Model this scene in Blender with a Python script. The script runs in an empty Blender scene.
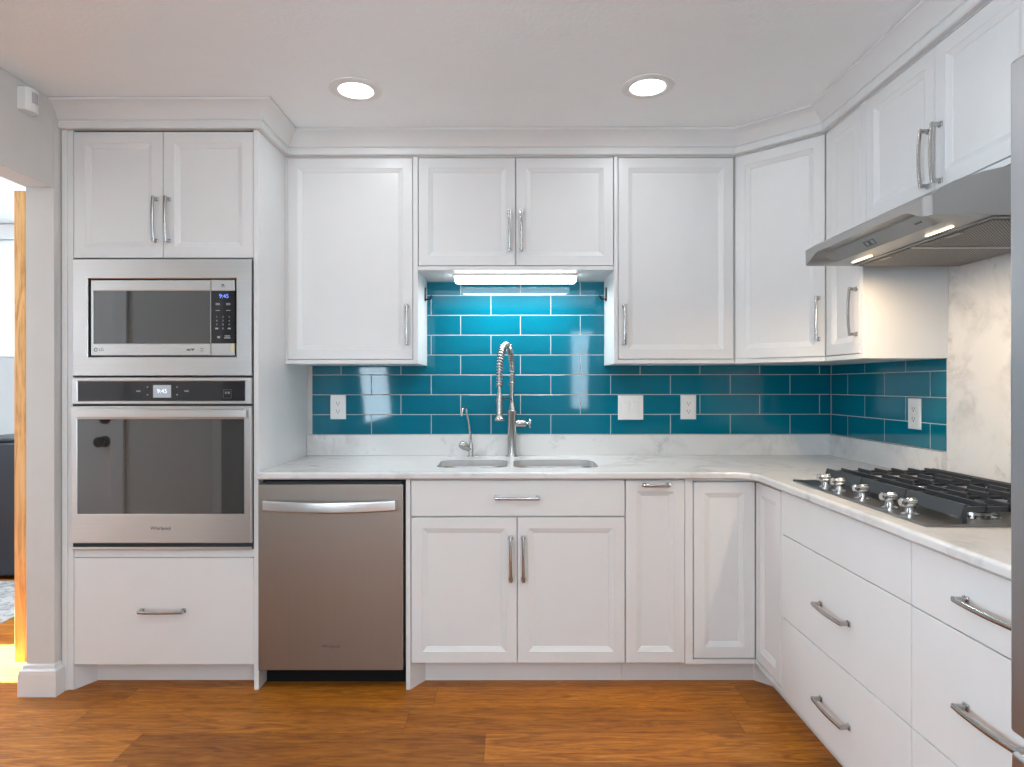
import bpy, bmesh, math, random
from mathutils import Vector, Matrix
random.seed(7)
scene = bpy.context.scene
C = scene.collection
PI = math.pi

# ------------------------------------------------------------------ camera
F_PX, W_PX = 638.0, 1024.0
cam_d = bpy.data.cameras.new('camera')
cam = bpy.data.objects.new('camera', cam_d)
C.objects.link(cam)
cam_d.sensor_width = 36.0
cam_d.sensor_fit = 'HORIZONTAL'
cam_d.lens = 36.0 * F_PX / W_PX
cam_d.shift_y = 1.5 / W_PX
cam_d.clip_start = 0.02
cam.location = (0, 0, 1.269)
cam.rotation_euler = (math.radians(90), math.radians(0.05), 0)
scene.camera = cam

# ------------------------------------------------------------------ world, light, exposure
world = bpy.data.worlds.new('world')
scene.world = world
world.use_nodes = True
bg = world.node_tree.nodes['Background']
bg.inputs[0].default_value = (0.80, 0.90, 1.0, 1)
bg.inputs[1].default_value = 2.0
scene.view_settings.view_transform = 'Standard'
scene.view_settings.look = 'None'
scene.view_settings.gamma = 1.0
scene.view_settings.use_curve_mapping = False
scene.view_settings.exposure = 0.26
scene.cycles.use_denoising = True
scene.cycles.max_bounces = 10
scene.cycles.diffuse_bounces = 6
scene.cycles.glossy_bounces = 5
scene.cycles.sample_clamp_indirect = 6.0
scene.cycles.caustics_reflective = False
scene.cycles.caustics_refractive = False


def area(name, loc, rot, sx, sy, power, color=(1, 1, 1), parent=None, spread=PI, shape='RECTANGLE'):
    l = bpy.data.lights.new(name, 'AREA')
    l.shape = shape
    l.size = sx
    l.size_y = sy
    l.energy = power
    l.color = color
    l.spread = spread
    o = bpy.data.objects.new(name, l)
    C.objects.link(o)
    o.location = loc
    o.rotation_euler = rot
    if parent:
        o.parent = parent
    return o


DAY = (0.72, 0.87, 1.0)
# rear window daylight, then two added side lights that fill the room
area('daylight_rear', (1.22, -3.05, 1.5), (math.radians(90), 0, 0), 0.62, 1.15, 20, DAY)
area('side_fill_left', (-1.70, -1.3, 1.45), (math.radians(96), 0, -PI / 2), 1.5, 1.2, 84, DAY)
area('side_fill_right', (1.61, -1.9, 1.08), (math.radians(112), 0, PI / 2), 1.9, 1.95, 98, DAY)  # added source, tilted up to brighten the ceiling
# sun through the hall window
sun_d = bpy.data.lights.new('sun', 'SUN')
sun_d.energy = 120
sun_d.angle = math.radians(0.5)
sun_d.color = (0.86, 0.95, 1.0)
sun = bpy.data.objects.new('sun', sun_d)
C.objects.link(sun)
sun.rotation_euler = Vector((1.05, 0.0, -1.0)).to_track_quat('-Z', 'Y').to_euler()
area('daylight_hall', (-3.95, 2.92, 1.68), (math.radians(90), 0, -PI / 2), 0.45, 0.6, 30, DAY)
area('laundry_fill', (-3.2, 3.5, 2.40), (0, 0, 0), 0.9, 0.9, 32, DAY)  # added overhead fill for the laundry, no opening above it


# ------------------------------------------------------------------ materials
def new_mat(name):
    m = bpy.data.materials.new(name)
    m.use_nodes = True
    nt = m.node_tree
    b = nt.nodes['Principled BSDF']
    return m, nt, b


def node(nt, t, **kw):
    n = nt.nodes.new(t)
    for k, v in kw.items():
        setattr(n, k, v)
    return n


def link(nt, a, b):
    nt.links.new(a, b)


def math_n(nt, op, a, b=None, c=None):
    n = nt.nodes.new('ShaderNodeMath')
    n.operation = op
    for i, v in enumerate((a, b, c)):
        if v is None:
            continue
        if isinstance(v, (int, float)):
            n.inputs[i].default_value = v
        else:
            nt.links.new(v, n.inputs[i])
    return n.outputs[0]


def ramp(nt, fac, stops):
    r = nt.nodes.new('ShaderNodeValToRGB')
    els = r.color_ramp.elements
    while len(els) > 1:
        els.remove(els[-1])
    els[0].position = stops[0][0]
    els[0].color = (*stops[0][1], 1)
    for p, c in stops[1:]:
        e = els.new(p)
        e.color = (*c, 1)
    nt.links.new(fac, r.inputs[0])
    return r.outputs[0]


def mapped(nt, scale, kind='Object'):
    tc = nt.nodes.new('ShaderNodeTexCoord')
    mp = nt.nodes.new('ShaderNodeMapping')
    mp.inputs['Scale'].default_value = scale
    nt.links.new(tc.outputs[kind], mp.inputs[0])
    return mp.outputs[0]


def noise(nt, vec, scale, detail=4, rough=0.5, dist=0.0):
    n = nt.nodes.new('ShaderNodeTexNoise')
    n.inputs['Scale'].default_value = scale
    n.inputs['Detail'].default_value = detail
    n.inputs['Roughness'].default_value = rough
    n.inputs['Distortion'].default_value = dist
    nt.links.new(vec, n.inputs['Vector'])
    return n.outputs['Fac']


def plain(name, col, rough=0.5, metal=0.0, bump=0.0, bscale=200, var=0.03, spec=0.5):
    """painted or plastic surface: slight tone variation and optional fine bump"""
    m, nt, b = new_mat(name)
    v = mapped(nt, (1, 1, 1))
    f = noise(nt, v, 9, 3)
    lo = tuple(max(0, c * (1 - var)) for c in col)
    hi = tuple(min(1, c * (1 + var)) for c in col)
    link(nt, ramp(nt, f, [(0.3, lo), (0.7, hi)]), b.inputs['Base Color'])
    b.inputs['Roughness'].default_value = rough
    b.inputs['Metallic'].default_value = metal
    b.inputs['Specular IOR Level'].default_value = spec
    if bump:
        n2 = noise(nt, v, bscale, 3)
        bp = node(nt, 'ShaderNodeBump')
        bp.inputs['Strength'].default_value = bump
        bp.inputs['Distance'].default_value = 0.004
        link(nt, n2, bp.inputs['Height'])
        link(nt, bp.outputs[0], b.inputs['Normal'])
    return m


def brushed(name, col, rough, stretch=(2, 300, 300), amount=0.08, metal=1.0):
    m, nt, b = new_mat(name)
    v = mapped(nt, stretch)
    f = noise(nt, v, 1.0, 3)
    lo = tuple(c * (1 - amount) for c in col)
    hi = tuple(min(1, c * (1 + amount)) for c in col)
    link(nt, ramp(nt, f, [(0.3, lo), (0.7, hi)]), b.inputs['Base Color'])
    link(nt, math_n(nt, 'MULTIPLY_ADD', f, 0.06, rough - 0.03), b.inputs['Roughness'])
    b.inputs['Metallic'].default_value = metal
    return m


def emissive(name, col, strength):
    m, nt, b = new_mat(name)
    b.inputs['Base Color'].default_value = (*col, 1)
    b.inputs['Emission Color'].default_value = (*col, 1)
    b.inputs['Emission Strength'].default_value = strength
    return m


def marble_mat():
    m, nt, b = new_mat('white_marble')
    tc = node(nt, 'ShaderNodeNewGeometry')
    v = tc.outputs['Position']
    warp = noise(nt, v, 2.2, 6, 0.6, 0.6)
    vein = math_n(nt, 'ABSOLUTE', math_n(nt, 'SUBTRACT', noise(nt, v, 2.6, 9, 0.62, 1.6), 0.5))
    vv = math_n(nt, 'SUBTRACT', 1.0, math_n(nt, 'MULTIPLY', vein, 11.0))
    vv = math_n(nt, 'MAXIMUM', vv, 0.0)
    mask = math_n(nt, 'MAXIMUM', math_n(nt, 'MULTIPLY_ADD', warp, 5.0, -2.35), 0.0)
    mask = math_n(nt, 'MINIMUM', mask, 1.0)
    a = math_n(nt, 'MULTIPLY', vv, mask)
    bl = noise(nt, v, 8.5, 6, 0.68, 0.5)
    bl = math_n(nt, 'MINIMUM', math_n(nt, 'MAXIMUM', math_n(nt, 'MULTIPLY_ADD', bl, 8.0, -4.8), 0.0), 1.0)
    a = math_n(nt, 'ADD', math_n(nt, 'MULTIPLY', a, 0.42), math_n(nt, 'MULTIPLY', bl, 0.46))
    soft = noise(nt, v, 1.1, 3)
    base = ramp(nt, soft, [(0.3, (0.66, 0.652, 0.64)), (0.7, (0.75, 0.743, 0.73))])
    mx = node(nt, 'ShaderNodeMix', data_type='RGBA')
    link(nt, a, mx.inputs[0])
    link(nt, base, mx.inputs[6])
    mx.inputs[7].default_value = (0.22, 0.215, 0.21, 1)
    link(nt, mx.outputs[2], b.inputs['Base Color'])
    b.inputs['Roughness'].default_value = 0.16
    return m


def wood_floor_mat():
    m, nt, b = new_mat('plank_floor')
    geo = node(nt, 'ShaderNodeNewGeometry')
    sp = node(nt, 'ShaderNodeSeparateXYZ')
    link(nt, geo.outputs['Position'], sp.inputs[0])
    x, y = sp.outputs[0], sp.outputs[1]
    PW, PL = 0.182, 1.25
    yr = math_n(nt, 'DIVIDE', math_n(nt, 'ADD', y, 20.06), PW)
    row = math_n(nt, 'FLOOR', yr)
    wn = node(nt, 'ShaderNodeTexWhiteNoise', noise_dimensions='1D')
    link(nt, row, wn.inputs['W'])
    xr = math_n(nt, 'ADD', math_n(nt, 'DIVIDE', x, PL), math_n(nt, 'MULTIPLY_ADD', wn.outputs['Value'], 1.0, 20.0))
    col = math_n(nt, 'FLOOR', xr)
    cv = node(nt, 'ShaderNodeCombineXYZ')
    link(nt, row, cv.inputs[0])
    link(nt, col, cv.inputs[1])
    w2 = node(nt, 'ShaderNodeTexWhiteNoise', noise_dimensions='2D')
    link(nt, cv.outputs[0], w2.inputs['Vector'])
    rnd = w2.outputs['Value']
    gv = node(nt, 'ShaderNodeCombineXYZ')
    link(nt, math_n(nt, 'ADD', math_n(nt, 'MULTIPLY', x, 2.3), math_n(nt, 'MULTIPLY', rnd, 40.0)), gv.inputs[0])
    link(nt, math_n(nt, 'MULTIPLY', y, 17.0), gv.inputs[1])
    link(nt, math_n(nt, 'MULTIPLY', rnd, 9.0), gv.inputs[2])
    g1 = noise(nt, gv.outputs[0], 1.5, 8, 0.66, 2.0)
    gv2 = node(nt, 'ShaderNodeCombineXYZ')
    link(nt, math_n(nt, 'ADD', math_n(nt, 'MULTIPLY', x, 16.0), math_n(nt, 'MULTIPLY', rnd, 70.0)), gv2.inputs[0])
    link(nt, math_n(nt, 'MULTIPLY', y, 150.0), gv2.inputs[1])
    g2 = noise(nt, gv2.outputs[0], 1.0, 4, 0.6)
    g = math_n(nt, 'ADD', math_n(nt, 'MULTIPLY', g1, 0.72), math_n(nt, 'MULTIPLY', g2, 0.28))
    cA = ramp(nt, g, [(0.30, (0.125, 0.033, 0.004)), (0.44, (0.290, 0.092, 0.010)), (0.56, (0.44, 0.158, 0.018)), (0.72, (0.60, 0.250, 0.036))])
    tone = ramp(nt, rnd, [(0.0, (0.70, 0.66, 0.64)), (0.5, (0.96, 0.93, 0.91)), (1.0, (1.18, 1.18, 1.16))])
    mx = node(nt, 'ShaderNodeMix', data_type='RGBA', blend_type='MULTIPLY')
    mx.inputs[0].default_value = 1.0
    link(nt, cA, mx.inputs[6])
    link(nt, tone, mx.inputs[7])
    fy = math_n(nt, 'FRACT', yr)
    fx = math_n(nt, 'FRACT', xr)
    ey = math_n(nt, 'MINIMUM', fy, math_n(nt, 'SUBTRACT', 1.0, fy))
    ex = math_n(nt, 'MULTIPLY', math_n(nt, 'MINIMUM', fx, math_n(nt, 'SUBTRACT', 1.0, fx)), PL / PW)
    e = math_n(nt, 'MINIMUM', ey, ex)
    seam = math_n(nt, 'MINIMUM', math_n(nt, 'MULTIPLY_ADD', e, 60.0, 0.45), 1.0)
    sc = node(nt, 'ShaderNodeMix', data_type='RGBA', blend_type='MULTIPLY')
    sc.inputs[0].default_value = 1.0
    link(nt, mx.outputs[2], sc.inputs[6])
    link(nt, seam, sc.inputs[7])
    link(nt, sc.outputs[2], b.inputs['Base Color'])
    b.inputs['Specular IOR Level'].default_value = 0.3
    link(nt, math_n(nt, 'MULTIPLY_ADD', g2, 0.18, 0.34), b.inputs['Roughness'])
    bp = node(nt, 'ShaderNodeBump')
    bp.inputs['Strength'].default_value = 0.12
    bp.inputs['Distance'].default_value = 0.003
    link(nt, g2, bp.inputs['Height'])
    link(nt, bp.outputs[0], b.inputs['Normal'])
    return m


def oak_mat():
    m, nt, b = new_mat('golden_oak')
    v = mapped(nt, (14, 14, 1.6))
    f = noise(nt, v, 1.6, 6, 0.6, 2.0)
    link(nt, ramp(nt, f, [(0.32, (0.52, 0.24, 0.07)), (0.5, (0.76, 0.42, 0.16)), (0.7, (0.84, 0.52, 0.24))]), b.inputs['Base Color'])
    b.inputs['Roughness'].default_value = 0.35
    return m


def tile_mat():
    m, nt, b = new_mat('teal_glass_tile')
    v = mapped(nt, (1, 1, 1))
    f = noise(nt, v, 3.0, 3)
    link(nt, ramp(nt, f, [(0.3, (0.0, 0.122, 0.186)), (0.7, (0.0, 0.148, 0.222))]), b.inputs['Base Color'])
    b.inputs['Roughness'].default_value = 0.05
    b.inputs['Specular IOR Level'].default_value = 0.38
    return m


def mesh_filter_mat():
    m, nt, b = new_mat('filter_mesh')
    v = mapped(nt, (1, 1, 1))
    sp = node(nt, 'ShaderNodeSeparateXYZ')
    link(nt, v, sp.inputs[0])
    a = math_n(nt, 'SINE', math_n(nt, 'MULTIPLY', math_n(nt, 'ADD', sp.outputs[0], sp.outputs[1]), 330.0))
    c = math_n(nt, 'SINE', math_n(nt, 'MULTIPLY', math_n(nt, 'SUBTRACT', sp.outputs[0], sp.outputs[1]), 330.0))
    f = math_n(nt, 'MULTIPLY', math_n(nt, 'ABSOLUTE', a), math_n(nt, 'ABSOLUTE', c))
    link(nt, ramp(nt, f, [(0.05, (0.42, 0.40, 0.38)), (0.40, (0.07, 0.065, 0.06))]), b.inputs['Base Color'])
    b.inputs['Metallic'].default_value = 0.8
    b.inputs['Roughness'].default_value = 0.42
    bp = node(nt, 'ShaderNodeBump')
    bp.inputs['Strength'].default_value = 0.6
    bp.inputs['Distance'].default_value = 0.002
    link(nt, f, bp.inputs['Height'])
    link(nt, bp.outputs[0], b.inputs['Normal'])
    return m


def rug_mat():
    m, nt, b = new_mat('rug_weave')
    v = mapped(nt, (1, 1, 1))
    f = noise(nt, v, 16, 6, 0.7, 1.0)
    link(nt, ramp(nt, f, [(0.42, (0.26, 0.255, 0.25)), (0.58, (0.50, 0.48, 0.46))]), b.inputs['Base Color'])
    b.inputs['Roughness'].default_value = 0.95
    return m


M = dict(
    white=plain('white_cabinet_paint', (0.735, 0.738, 0.732), 0.34, bump=0.02, bscale=260, var=0.01),
    wall=plain('greige_wall_paint', (0.63, 0.615, 0.59), 0.75, bump=0.10, bscale=120, var=0.02),
    rear=plain('darkened_rear_wall', (0.15, 0.145, 0.14), 0.8, var=0.02),  # unseen walls coloured dark so the tiles reflect little light
    ceil=plain('white_ceiling_paint', (0.91, 0.945, 0.965), 0.5, bump=0.28, bscale=70, var=0.01),
    trim=plain('white_trim_paint', (0.74, 0.74, 0.735), 0.4, var=0.01),
    plastic=plain('white_plastic', (0.80, 0.795, 0.78), 0.35, var=0.01),
    slot=plain('socket_slot_black', (0.03, 0.03, 0.03), 0.6),
    grout=plain('white_grout', (0.50, 0.50, 0.50), 0.8, bump=0.1, var=0.04),
    steel=brushed('brushed_steel', (0.68, 0.66, 0.64), 0.30, (1.5, 500, 500), 0.03),
    steel_dark=brushed('brushed_dark_steel', (0.35, 0.315, 0.285), 0.42, (500, 500, 1.5), 0.03),
    fridge=brushed('fridge_steel', (0.46, 0.47, 0.49), 0.34, (500, 500, 1.5), 0.03),
    nickel=plain('satin_nickel', (0.46, 0.445, 0.43), 0.27, 1.0, var=0.01),
    chrome=plain('chrome', (0.78, 0.78, 0.78), 0.12, 1.0, var=0.01),
    glass=plain('black_oven_glass', (0.03, 0.031, 0.030), 0.03, spec=1.0),
    panel_black=plain('black_control_glass', (0.022, 0.022, 0.024), 0.08, spec=0.6),
    black=plain('black_matte', (0.006, 0.006, 0.006), 0.7, spec=0.2),
    gap=plain('dark_gasket', (0.03, 0.03, 0.03), 0.7),
    hood=brushed('hood_steel', (0.40, 0.39, 0.38), 0.34, (1.5, 500, 500), 0.03),
    iron=plain('cast_iron', (0.035, 0.037, 0.042), 0.42, bump=0.15, bscale=500),
    cook=brushed('cooktop_steel', (0.30, 0.29, 0.285), 0.30, (500, 1.5, 500), 0.03),
    marble=marble_mat(),
    floor=wood_floor_mat(),
    oak=oak_mat(),
    tile=tile_mat(),
    mesh=mesh_filter_mat(),
    rug=rug_mat(),
    ink=plain('grey_print', (0.10, 0.10, 0.11), 0.4),
    key=plain('pale_key_print', (0.42, 0.42, 0.44), 0.5),
    lcd=emissive('grey_display', (0.30, 0.32, 0.35), 0.45),
    lcd_text=emissive('pale_digits', (0.8, 0.85, 0.9), 0.75),
    blue_text=emissive('blue_digits', (0.15, 0.28, 0.9), 0.9),
    dot=emissive('pale_symbol', (0.22, 0.23, 0.24), 0.12),
    lamp=emissive('white_lamp_lens', (1.0, 0.99, 0.97), 5.0),
    tube=emissive('white_tube_lens', (0.96, 0.99, 1.0), 6.0),
    led=emissive('warm_led_lens', (1.0, 0.80, 0.55), 5.0),
    charcoal=plain('charcoal_enamel', (0.022, 0.026, 0.034), 0.35),
    lid=plain('white_enamel', (0.78, 0.79, 0.80), 0.25),
    yellow=plain('pale_yellow_tab', (0.75, 0.66, 0.38), 0.5),
)
M['glass'].node_tree.nodes['Principled BSDF'].inputs['IOR'].default_value = 1.7
gl, gnt, gb = new_mat('window_glass')
tr = node(gnt, 'ShaderNodeBsdfTransparent')
gs = node(gnt, 'ShaderNodeBsdfGlossy')
gs.inputs['Roughness'].default_value = 0.02
fr = node(gnt, 'ShaderNodeFresnel')
fr.inputs[0].default_value = 1.3
mxs = node(gnt, 'ShaderNodeMixShader')
link(gnt, fr.outputs[0], mxs.inputs[0])
link(gnt, tr.outputs[0], mxs.inputs[1])
link(gnt, gs.outputs[0], mxs.inputs[2])
link(gnt, mxs.outputs[0], gnt.nodes['Material Output'].inputs['Surface'])
gnt.nodes.remove(gb)
M['pane'] = gl


# ------------------------------------------------------------------ helpers
class Frame:
    """run frame: u along the run, v into the wall, z up"""
    def __init__(self, rot):
        self.rot = rot
    def w(self, p):
        u, v, z = p
        return Vector((u, v, z)) if self.rot == 0 else Vector((v, -u, z))


B = Frame(0)                 # back run: u = x, v = y
R = Frame(-PI / 2)           # right run: u = -y, v = x


class Thing:
    def __init__(self, name, label, cat, origin, frame=B, group=None):
        o = bpy.data.objects.new(name, None)
        o.empty_display_size = 0.05
        C.objects.link(o)
        o.location = frame.w(origin)
        o.rotation_euler = (0, 0, frame.rot)
        o['label'] = label
        o['category'] = cat
        if group:
            o['group'] = group
        self.o, self.org, self.frame = o, Vector(origin), frame


class MB:
    def __init__(self):
        self.bm = bmesh.new()
        self.mi = 0

    def _tagf(self, faces):
        for f in faces:
            f.material_index = self.mi

    def box(self, u0, u1, v0, v1, z0, z1, bev=0.0, seg=2):
        n0 = len(self.bm.faces)
        mat = Matrix.Translation(((u0 + u1) / 2, (v0 + v1) / 2, (z0 + z1) / 2)) @ Matrix.Diagonal((abs(u1 - u0), abs(v1 - v0), abs(z1 - z0), 1))
        r = bmesh.ops.create_cube(self.bm, size=1.0, matrix=mat)
        if bev > 0:
            es = list({e for v in r['verts'] for e in v.link_edges})
            bmesh.ops.bevel(self.bm, geom=es, offset=bev, segments=seg, profile=0.5, affect='EDGES', clamp_overlap=True)
        self.bm.faces.ensure_lookup_table()
        self._tagf(self.bm.faces[n0:])
        return self

    def loops(self, ls, cap0=True, cap1=True, closed=True):
        """bridge successive point loops of equal length"""
        rings = [[self.bm.verts.new(p) for p in l] for l in ls]
        fs = []
        n = len(rings[0])
        for a, b in zip(rings, rings[1:]):
            for i in range(n if closed else n - 1):
                j = (i + 1) % n
                try:
                    fs.append(self.bm.faces.new((a[i], a[j], b[j], b[i])))
                except ValueError:
                    pass
        if cap0:
            fs.append(self.bm.faces.new(rings[0][::-1]))
        if cap1:
            fs.append(self.bm.faces.new(rings[-1]))
        self._tagf(fs)
        return self

    def tube(self, path, r, seg=10, caps=True, sx=1.0):
        path = [Vector(p) for p in path]
        rs = r if isinstance(r, (list, tuple)) else [r] * len(path)
        ls = []
        t0 = (path[1] - path[0]).normalized()
        ref = Vector((0, 0, 1)) if abs(t0.z) < 0.9 else Vector((1, 0, 0))
        nrm = t0.cross(ref).normalized()
        for i, p in enumerate(path):
            if i == 0:
                t = path[1] - path[0]
            elif i == len(path) - 1:
                t = path[-1] - path[-2]
            else:
                t = path[i + 1] - path[i - 1]
            t.normalize()
            nrm = (nrm - t * nrm.dot(t)).normalized()
            bi = t.cross(nrm)
            ls.append([p + (nrm * math.cos(2 * PI * k / seg) * sx + bi * math.sin(2 * PI * k / seg)) * rs[i] for k in range(seg)])
        return self.loops(ls, caps, caps)

    def lathe(self, c, axis, prof, seg=24, cap0=True, cap1=True):
        """prof: (radius, distance along axis)"""
        c = Vector(c)
        ax = Vector(axis).normalized()
        ref = Vector((0, 0, 1)) if abs(ax.z) < 0.9 else Vector((1, 0, 0))
        a = ax.cross(ref).normalized()
        b = ax.cross(a)
        ls = [[c + ax * h + (a * math.cos(2 * PI * k / seg) + b * math.sin(2 * PI * k / seg)) * max(r, 1e-5) for k in range(seg)] for r, h in prof]
        return self.loops(ls, cap0, cap1)

    def prism(self, poly, d0, d1, axis):
        """poly in the plane normal to axis ('u': (v,z), 'v': (u,z), 'z': (u,v))"""
        def P(p, d):
            return {'u': (d, p[0], p[1]), 'v': (p[0], d, p[1]), 'z': (p[0], p[1], d)}[axis]
        return self.loops([[P(p, d0) for p in poly], [P(p, d1) for p in poly]])

    def build(self, name, mats, parent=None, smooth=35, label=None):
        """link the collected shapes as ONE mesh object under a Thing or a part"""
        bm = self.bm
        bmesh.ops.recalc_face_normals(bm, faces=bm.faces)
        org = Vector((0, 0, 0))
        pobj = None
        if isinstance(parent, Thing):
            org, pobj = parent.org, parent.o
        elif parent is not None:
            pobj = parent
            org = Vector(parent['_org']) if '_org' in parent else org
        bmesh.ops.translate(bm, verts=bm.verts, vec=-org)
        me = bpy.data.meshes.new(name)
        bm.to_mesh(me)
        bm.free()
        for m in (mats if isinstance(mats, (list, tuple)) else [mats]):
            me.materials.append(m)
        for p in me.polygons:
            p.use_smooth = True
        me.set_sharp_from_angle(angle=math.radians(smooth))
        o = bpy.data.objects.new(name, me)
        C.objects.link(o)
        if smooth <= 35:
            wn = o.modifiers.new('weighted_normals', 'WEIGHTED_NORMAL')
            wn.keep_sharp = True
            wn.weight = 100
        if pobj:
            o.parent = pobj
        o['_org'] = tuple(org)
        if label:
            o['label'] = label
        return o


def solo(o, label, cat, group=None, kind=None):
    if label:
        o['label'] = label
    if cat:
        o['category'] = cat
    if group:
        o['group'] = group
    if kind:
        o['kind'] = kind
    return o


def struct(name, mb, mat, label=None):
    o = mb.build(name, mat)
    o['kind'] = 'structure'
    if label:
        o['label'] = label
    return o


def text(body, size, mat, parent, pos, name='logo', align='CENTER', extrude=0.0004, flat_rot=(PI / 2, 0, 0), sx=1.0):
    """lettering that faces the front (-v) of its run frame"""
    cu = bpy.data.curves.new(name, 'FONT')
    cu.body = body
    cu.size = size
    cu.align_x = align
    cu.align_y = 'CENTER'
    cu.extrude = extrude
    tmp = bpy.data.objects.new('tmp_text', cu)
    C.objects.link(tmp)
    bpy.context.view_layer.update()
    dg = bpy.context.evaluated_depsgraph_get()
    me = bpy.data.meshes.new_from_object(tmp.evaluated_get(dg))
    bpy.data.objects.remove(tmp)
    bpy.data.curves.remove(cu)
    me.name = name
    me.transform(Matrix.Diagonal((sx, 1, 1, 1)))
    me.transform(Matrix.Rotation(flat_rot[0], 4, 'X'))
    if isinstance(parent, Thing):
        org, po = parent.org, parent.o
    else:
        org, po = Vector(parent['_org']), parent
    me.transform(Matrix.Translation(Vector(pos) - org))
    me.materials.clear()
    me.materials.append(mat)
    o = bpy.data.objects.new(name, me)
    C.objects.link(o)
    o.parent = po
    o['_org'] = tuple(org)
    return o


def rect(u0, u1, z0, z1, v, i=0.0):
    return [(u0 + i, v, z0 + i), (u1 - i, v, z0 + i), (u1 - i, v, z1 - i), (u0 + i, v, z1 - i)]


def rrect(x0, x1, y0, y1, r, z, n=6):
    pts = []
    for cx, cy, a0 in ((x1 - r, y0 + r, -90), (x1 - r, y1 - r, 0), (x0 + r, y1 - r, 90), (x0 + r, y0 + r, 180)):
        for k in range(n + 1):
            a = math.radians(a0 + 90 * k / n)
            pts.append((cx + r * math.cos(a), cy + r * math.sin(a), z))
    return pts


# ------------------------------------------------------------------ cabinet pieces
TH = 0.019


def handle(parent, v, cu, cz, vertical, half=0.0865, dz=0.0):
    """bowed bar pull on two square feet, standing off the face at v"""
    mb = MB()
    def P(a, d, s):
        return (cu + s, v - d, cz + a) if vertical else (cu + a, v - d, cz + s)
    def bx(a0, a1, d0, d1, s0, s1, bev):
        p, q = P(a0, d0, s0), P(a1, d1, s1)
        mb.box(min(p[0], q[0]), max(p[0], q[0]), min(p[1], q[1]), max(p[1], q[1]), min(p[2], q[2]), max(p[2], q[2]), bev)
    for s in (-1, 1):
        c = s * half
        bx(c - 0.0085, c + 0.0085, 0.0, 0.005, -0.0085, 0.0085, 0.0015)
        bx(c - 0.0055, c + 0.0055, 0.004, 0.027, -0.0055, 0.0055, 0.001)
    ls = []
    N = 14
    L = half + 0.0065
    for k in range(N + 1):
        t = -1 + 2 * k / N
        a = t * L
        d = 0.025 + 0.006 * (1 - t * t)
        w = 0.0058
        th = 0.0070
        ls.append([P(a, d, -w), P(a, d, w), P(a, d + th * 0.7, w), P(a, d + th, w * 0.55), P(a, d + th, -w * 0.55), P(a, d + th * 0.7, -w)])
    mb.loops(ls)
    return mb.build('handle', M['nickel'], parent, 50)


def panel_door(name, parent, u0, u1, z0, z1, v, frame=0.046, th=TH):
    """door slab with a flat frame, a small step and a sloping bevel to a sunk centre panel"""
    mb = MB()
    s = [(0.0, th), (0.0, 0.0015), (0.0015, 0.0), (frame, 0.0), (frame + 0.0015, 0.002), (frame + 0.004, 0.0025), (frame + 0.019, 0.0085), (frame + 0.0205, 0.0105)]
    mb.loops([rect(u0, u1, z0, z1, v + d, i) for i, d in s])
    return mb.build(name, M['white'], parent, 12)


def slab_front(name, parent, u0, u1, z0, z1, v, th=TH):
    mb = MB()
    s = [(0.0, th), (0.0, 0.0012), (0.0012, 0.0)]
    mb.loops([rect(u0, u1, z0, z1, v + d, i) for i, d in s])
    return mb.build(name, M['white'], parent, 30)


def carcass(parent, u0, u1, v0, v1, z0, z1, open_top=False, name='carcass'):
    mb = MB()
    if not open_top:
        mb.box(u0, u1, v0, v1, z0, z1)
    else:
        t = 0.018
        mb.box(u0, u0 + t, v0, v1, z0, z1)
        mb.box(u1 - t, u1, v0, v1, z0, z1)
        mb.box(u0 + t, u1 - t, v0, v1, z0, z0 + t)
        mb.box(u0 + t, u1 - t, v1 - t, v1, z0 + t, z1)
        mb.box(u0 + t, u1 - t, v0, v0 + t, z0 + t, z1)
    return mb.build(name, M['white'], parent)


# ------------------------------------------------------------------ key dimensions (metres)
YB, XW = 3.300, 1.654          # plaster faces of back and right walls
YT, XT = 3.292, 1.646          # tile faces
VB = 2.658                     # door plane of the base run
VR = 1.0125                    # door plane of the right base run
VU = 2.967                     # door plane of the wall cabinets
VUR = 1.321                    # door plane of the right wall cabinets
XL = -1.877                    # left wall face
HC = 2.438                     # ceiling
ZC0, ZC1 = 0.879, 0.908        # counter slab
ZU = 1.3685                    # underside of wall cabinets
ZD = 2.325                     # top of upper doors

# ------------------------------------------------------------------ setting
mb = MB(); mb.box(-4.2, 1.80, -3.35, 5.1, -0.06, 0.0); struct('floor', mb, M['floor'], 'orange brown plank floor')
mb = MB(); mb.box(-4.2, 1.80, -3.35, 5.1, HC, HC + 0.08); struct('ceiling', mb, M['ceil'], 'white lightly textured ceiling')
mb = MB(); mb.box(-1.99, 1.80, YB, YB + 0.12, 0, HC); struct('wall_back', mb, M['wall'], 'back wall behind the cabinets')
mb = MB(); mb.box(XW, XW + 0.12, -0.95, YB, 0, HC); mb.box(XW, XW + 0.12, -3.2, -2.9, 0, HC); mb.box(XW, XW + 0.12, -2.9, -0.95, 2.12, HC); struct('wall_right', mb, M['wall'], 'right wall')
# left wall: post by the tall cabinet, header over the opening
mb = MB(); mb.box(XL - 0.117, XL, 2.616, YB, 0, HC, 0.004); struct('wall_left', mb, M['wall'], 'greige wall end beside the tall oven cabinet')
mb = MB(); mb.box(XL - 0.117, XL, 1.67, 2.616, 2.081, HC, 0.004); struct('wall_header', mb, M['wall'], 'header above the hall opening')
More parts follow.
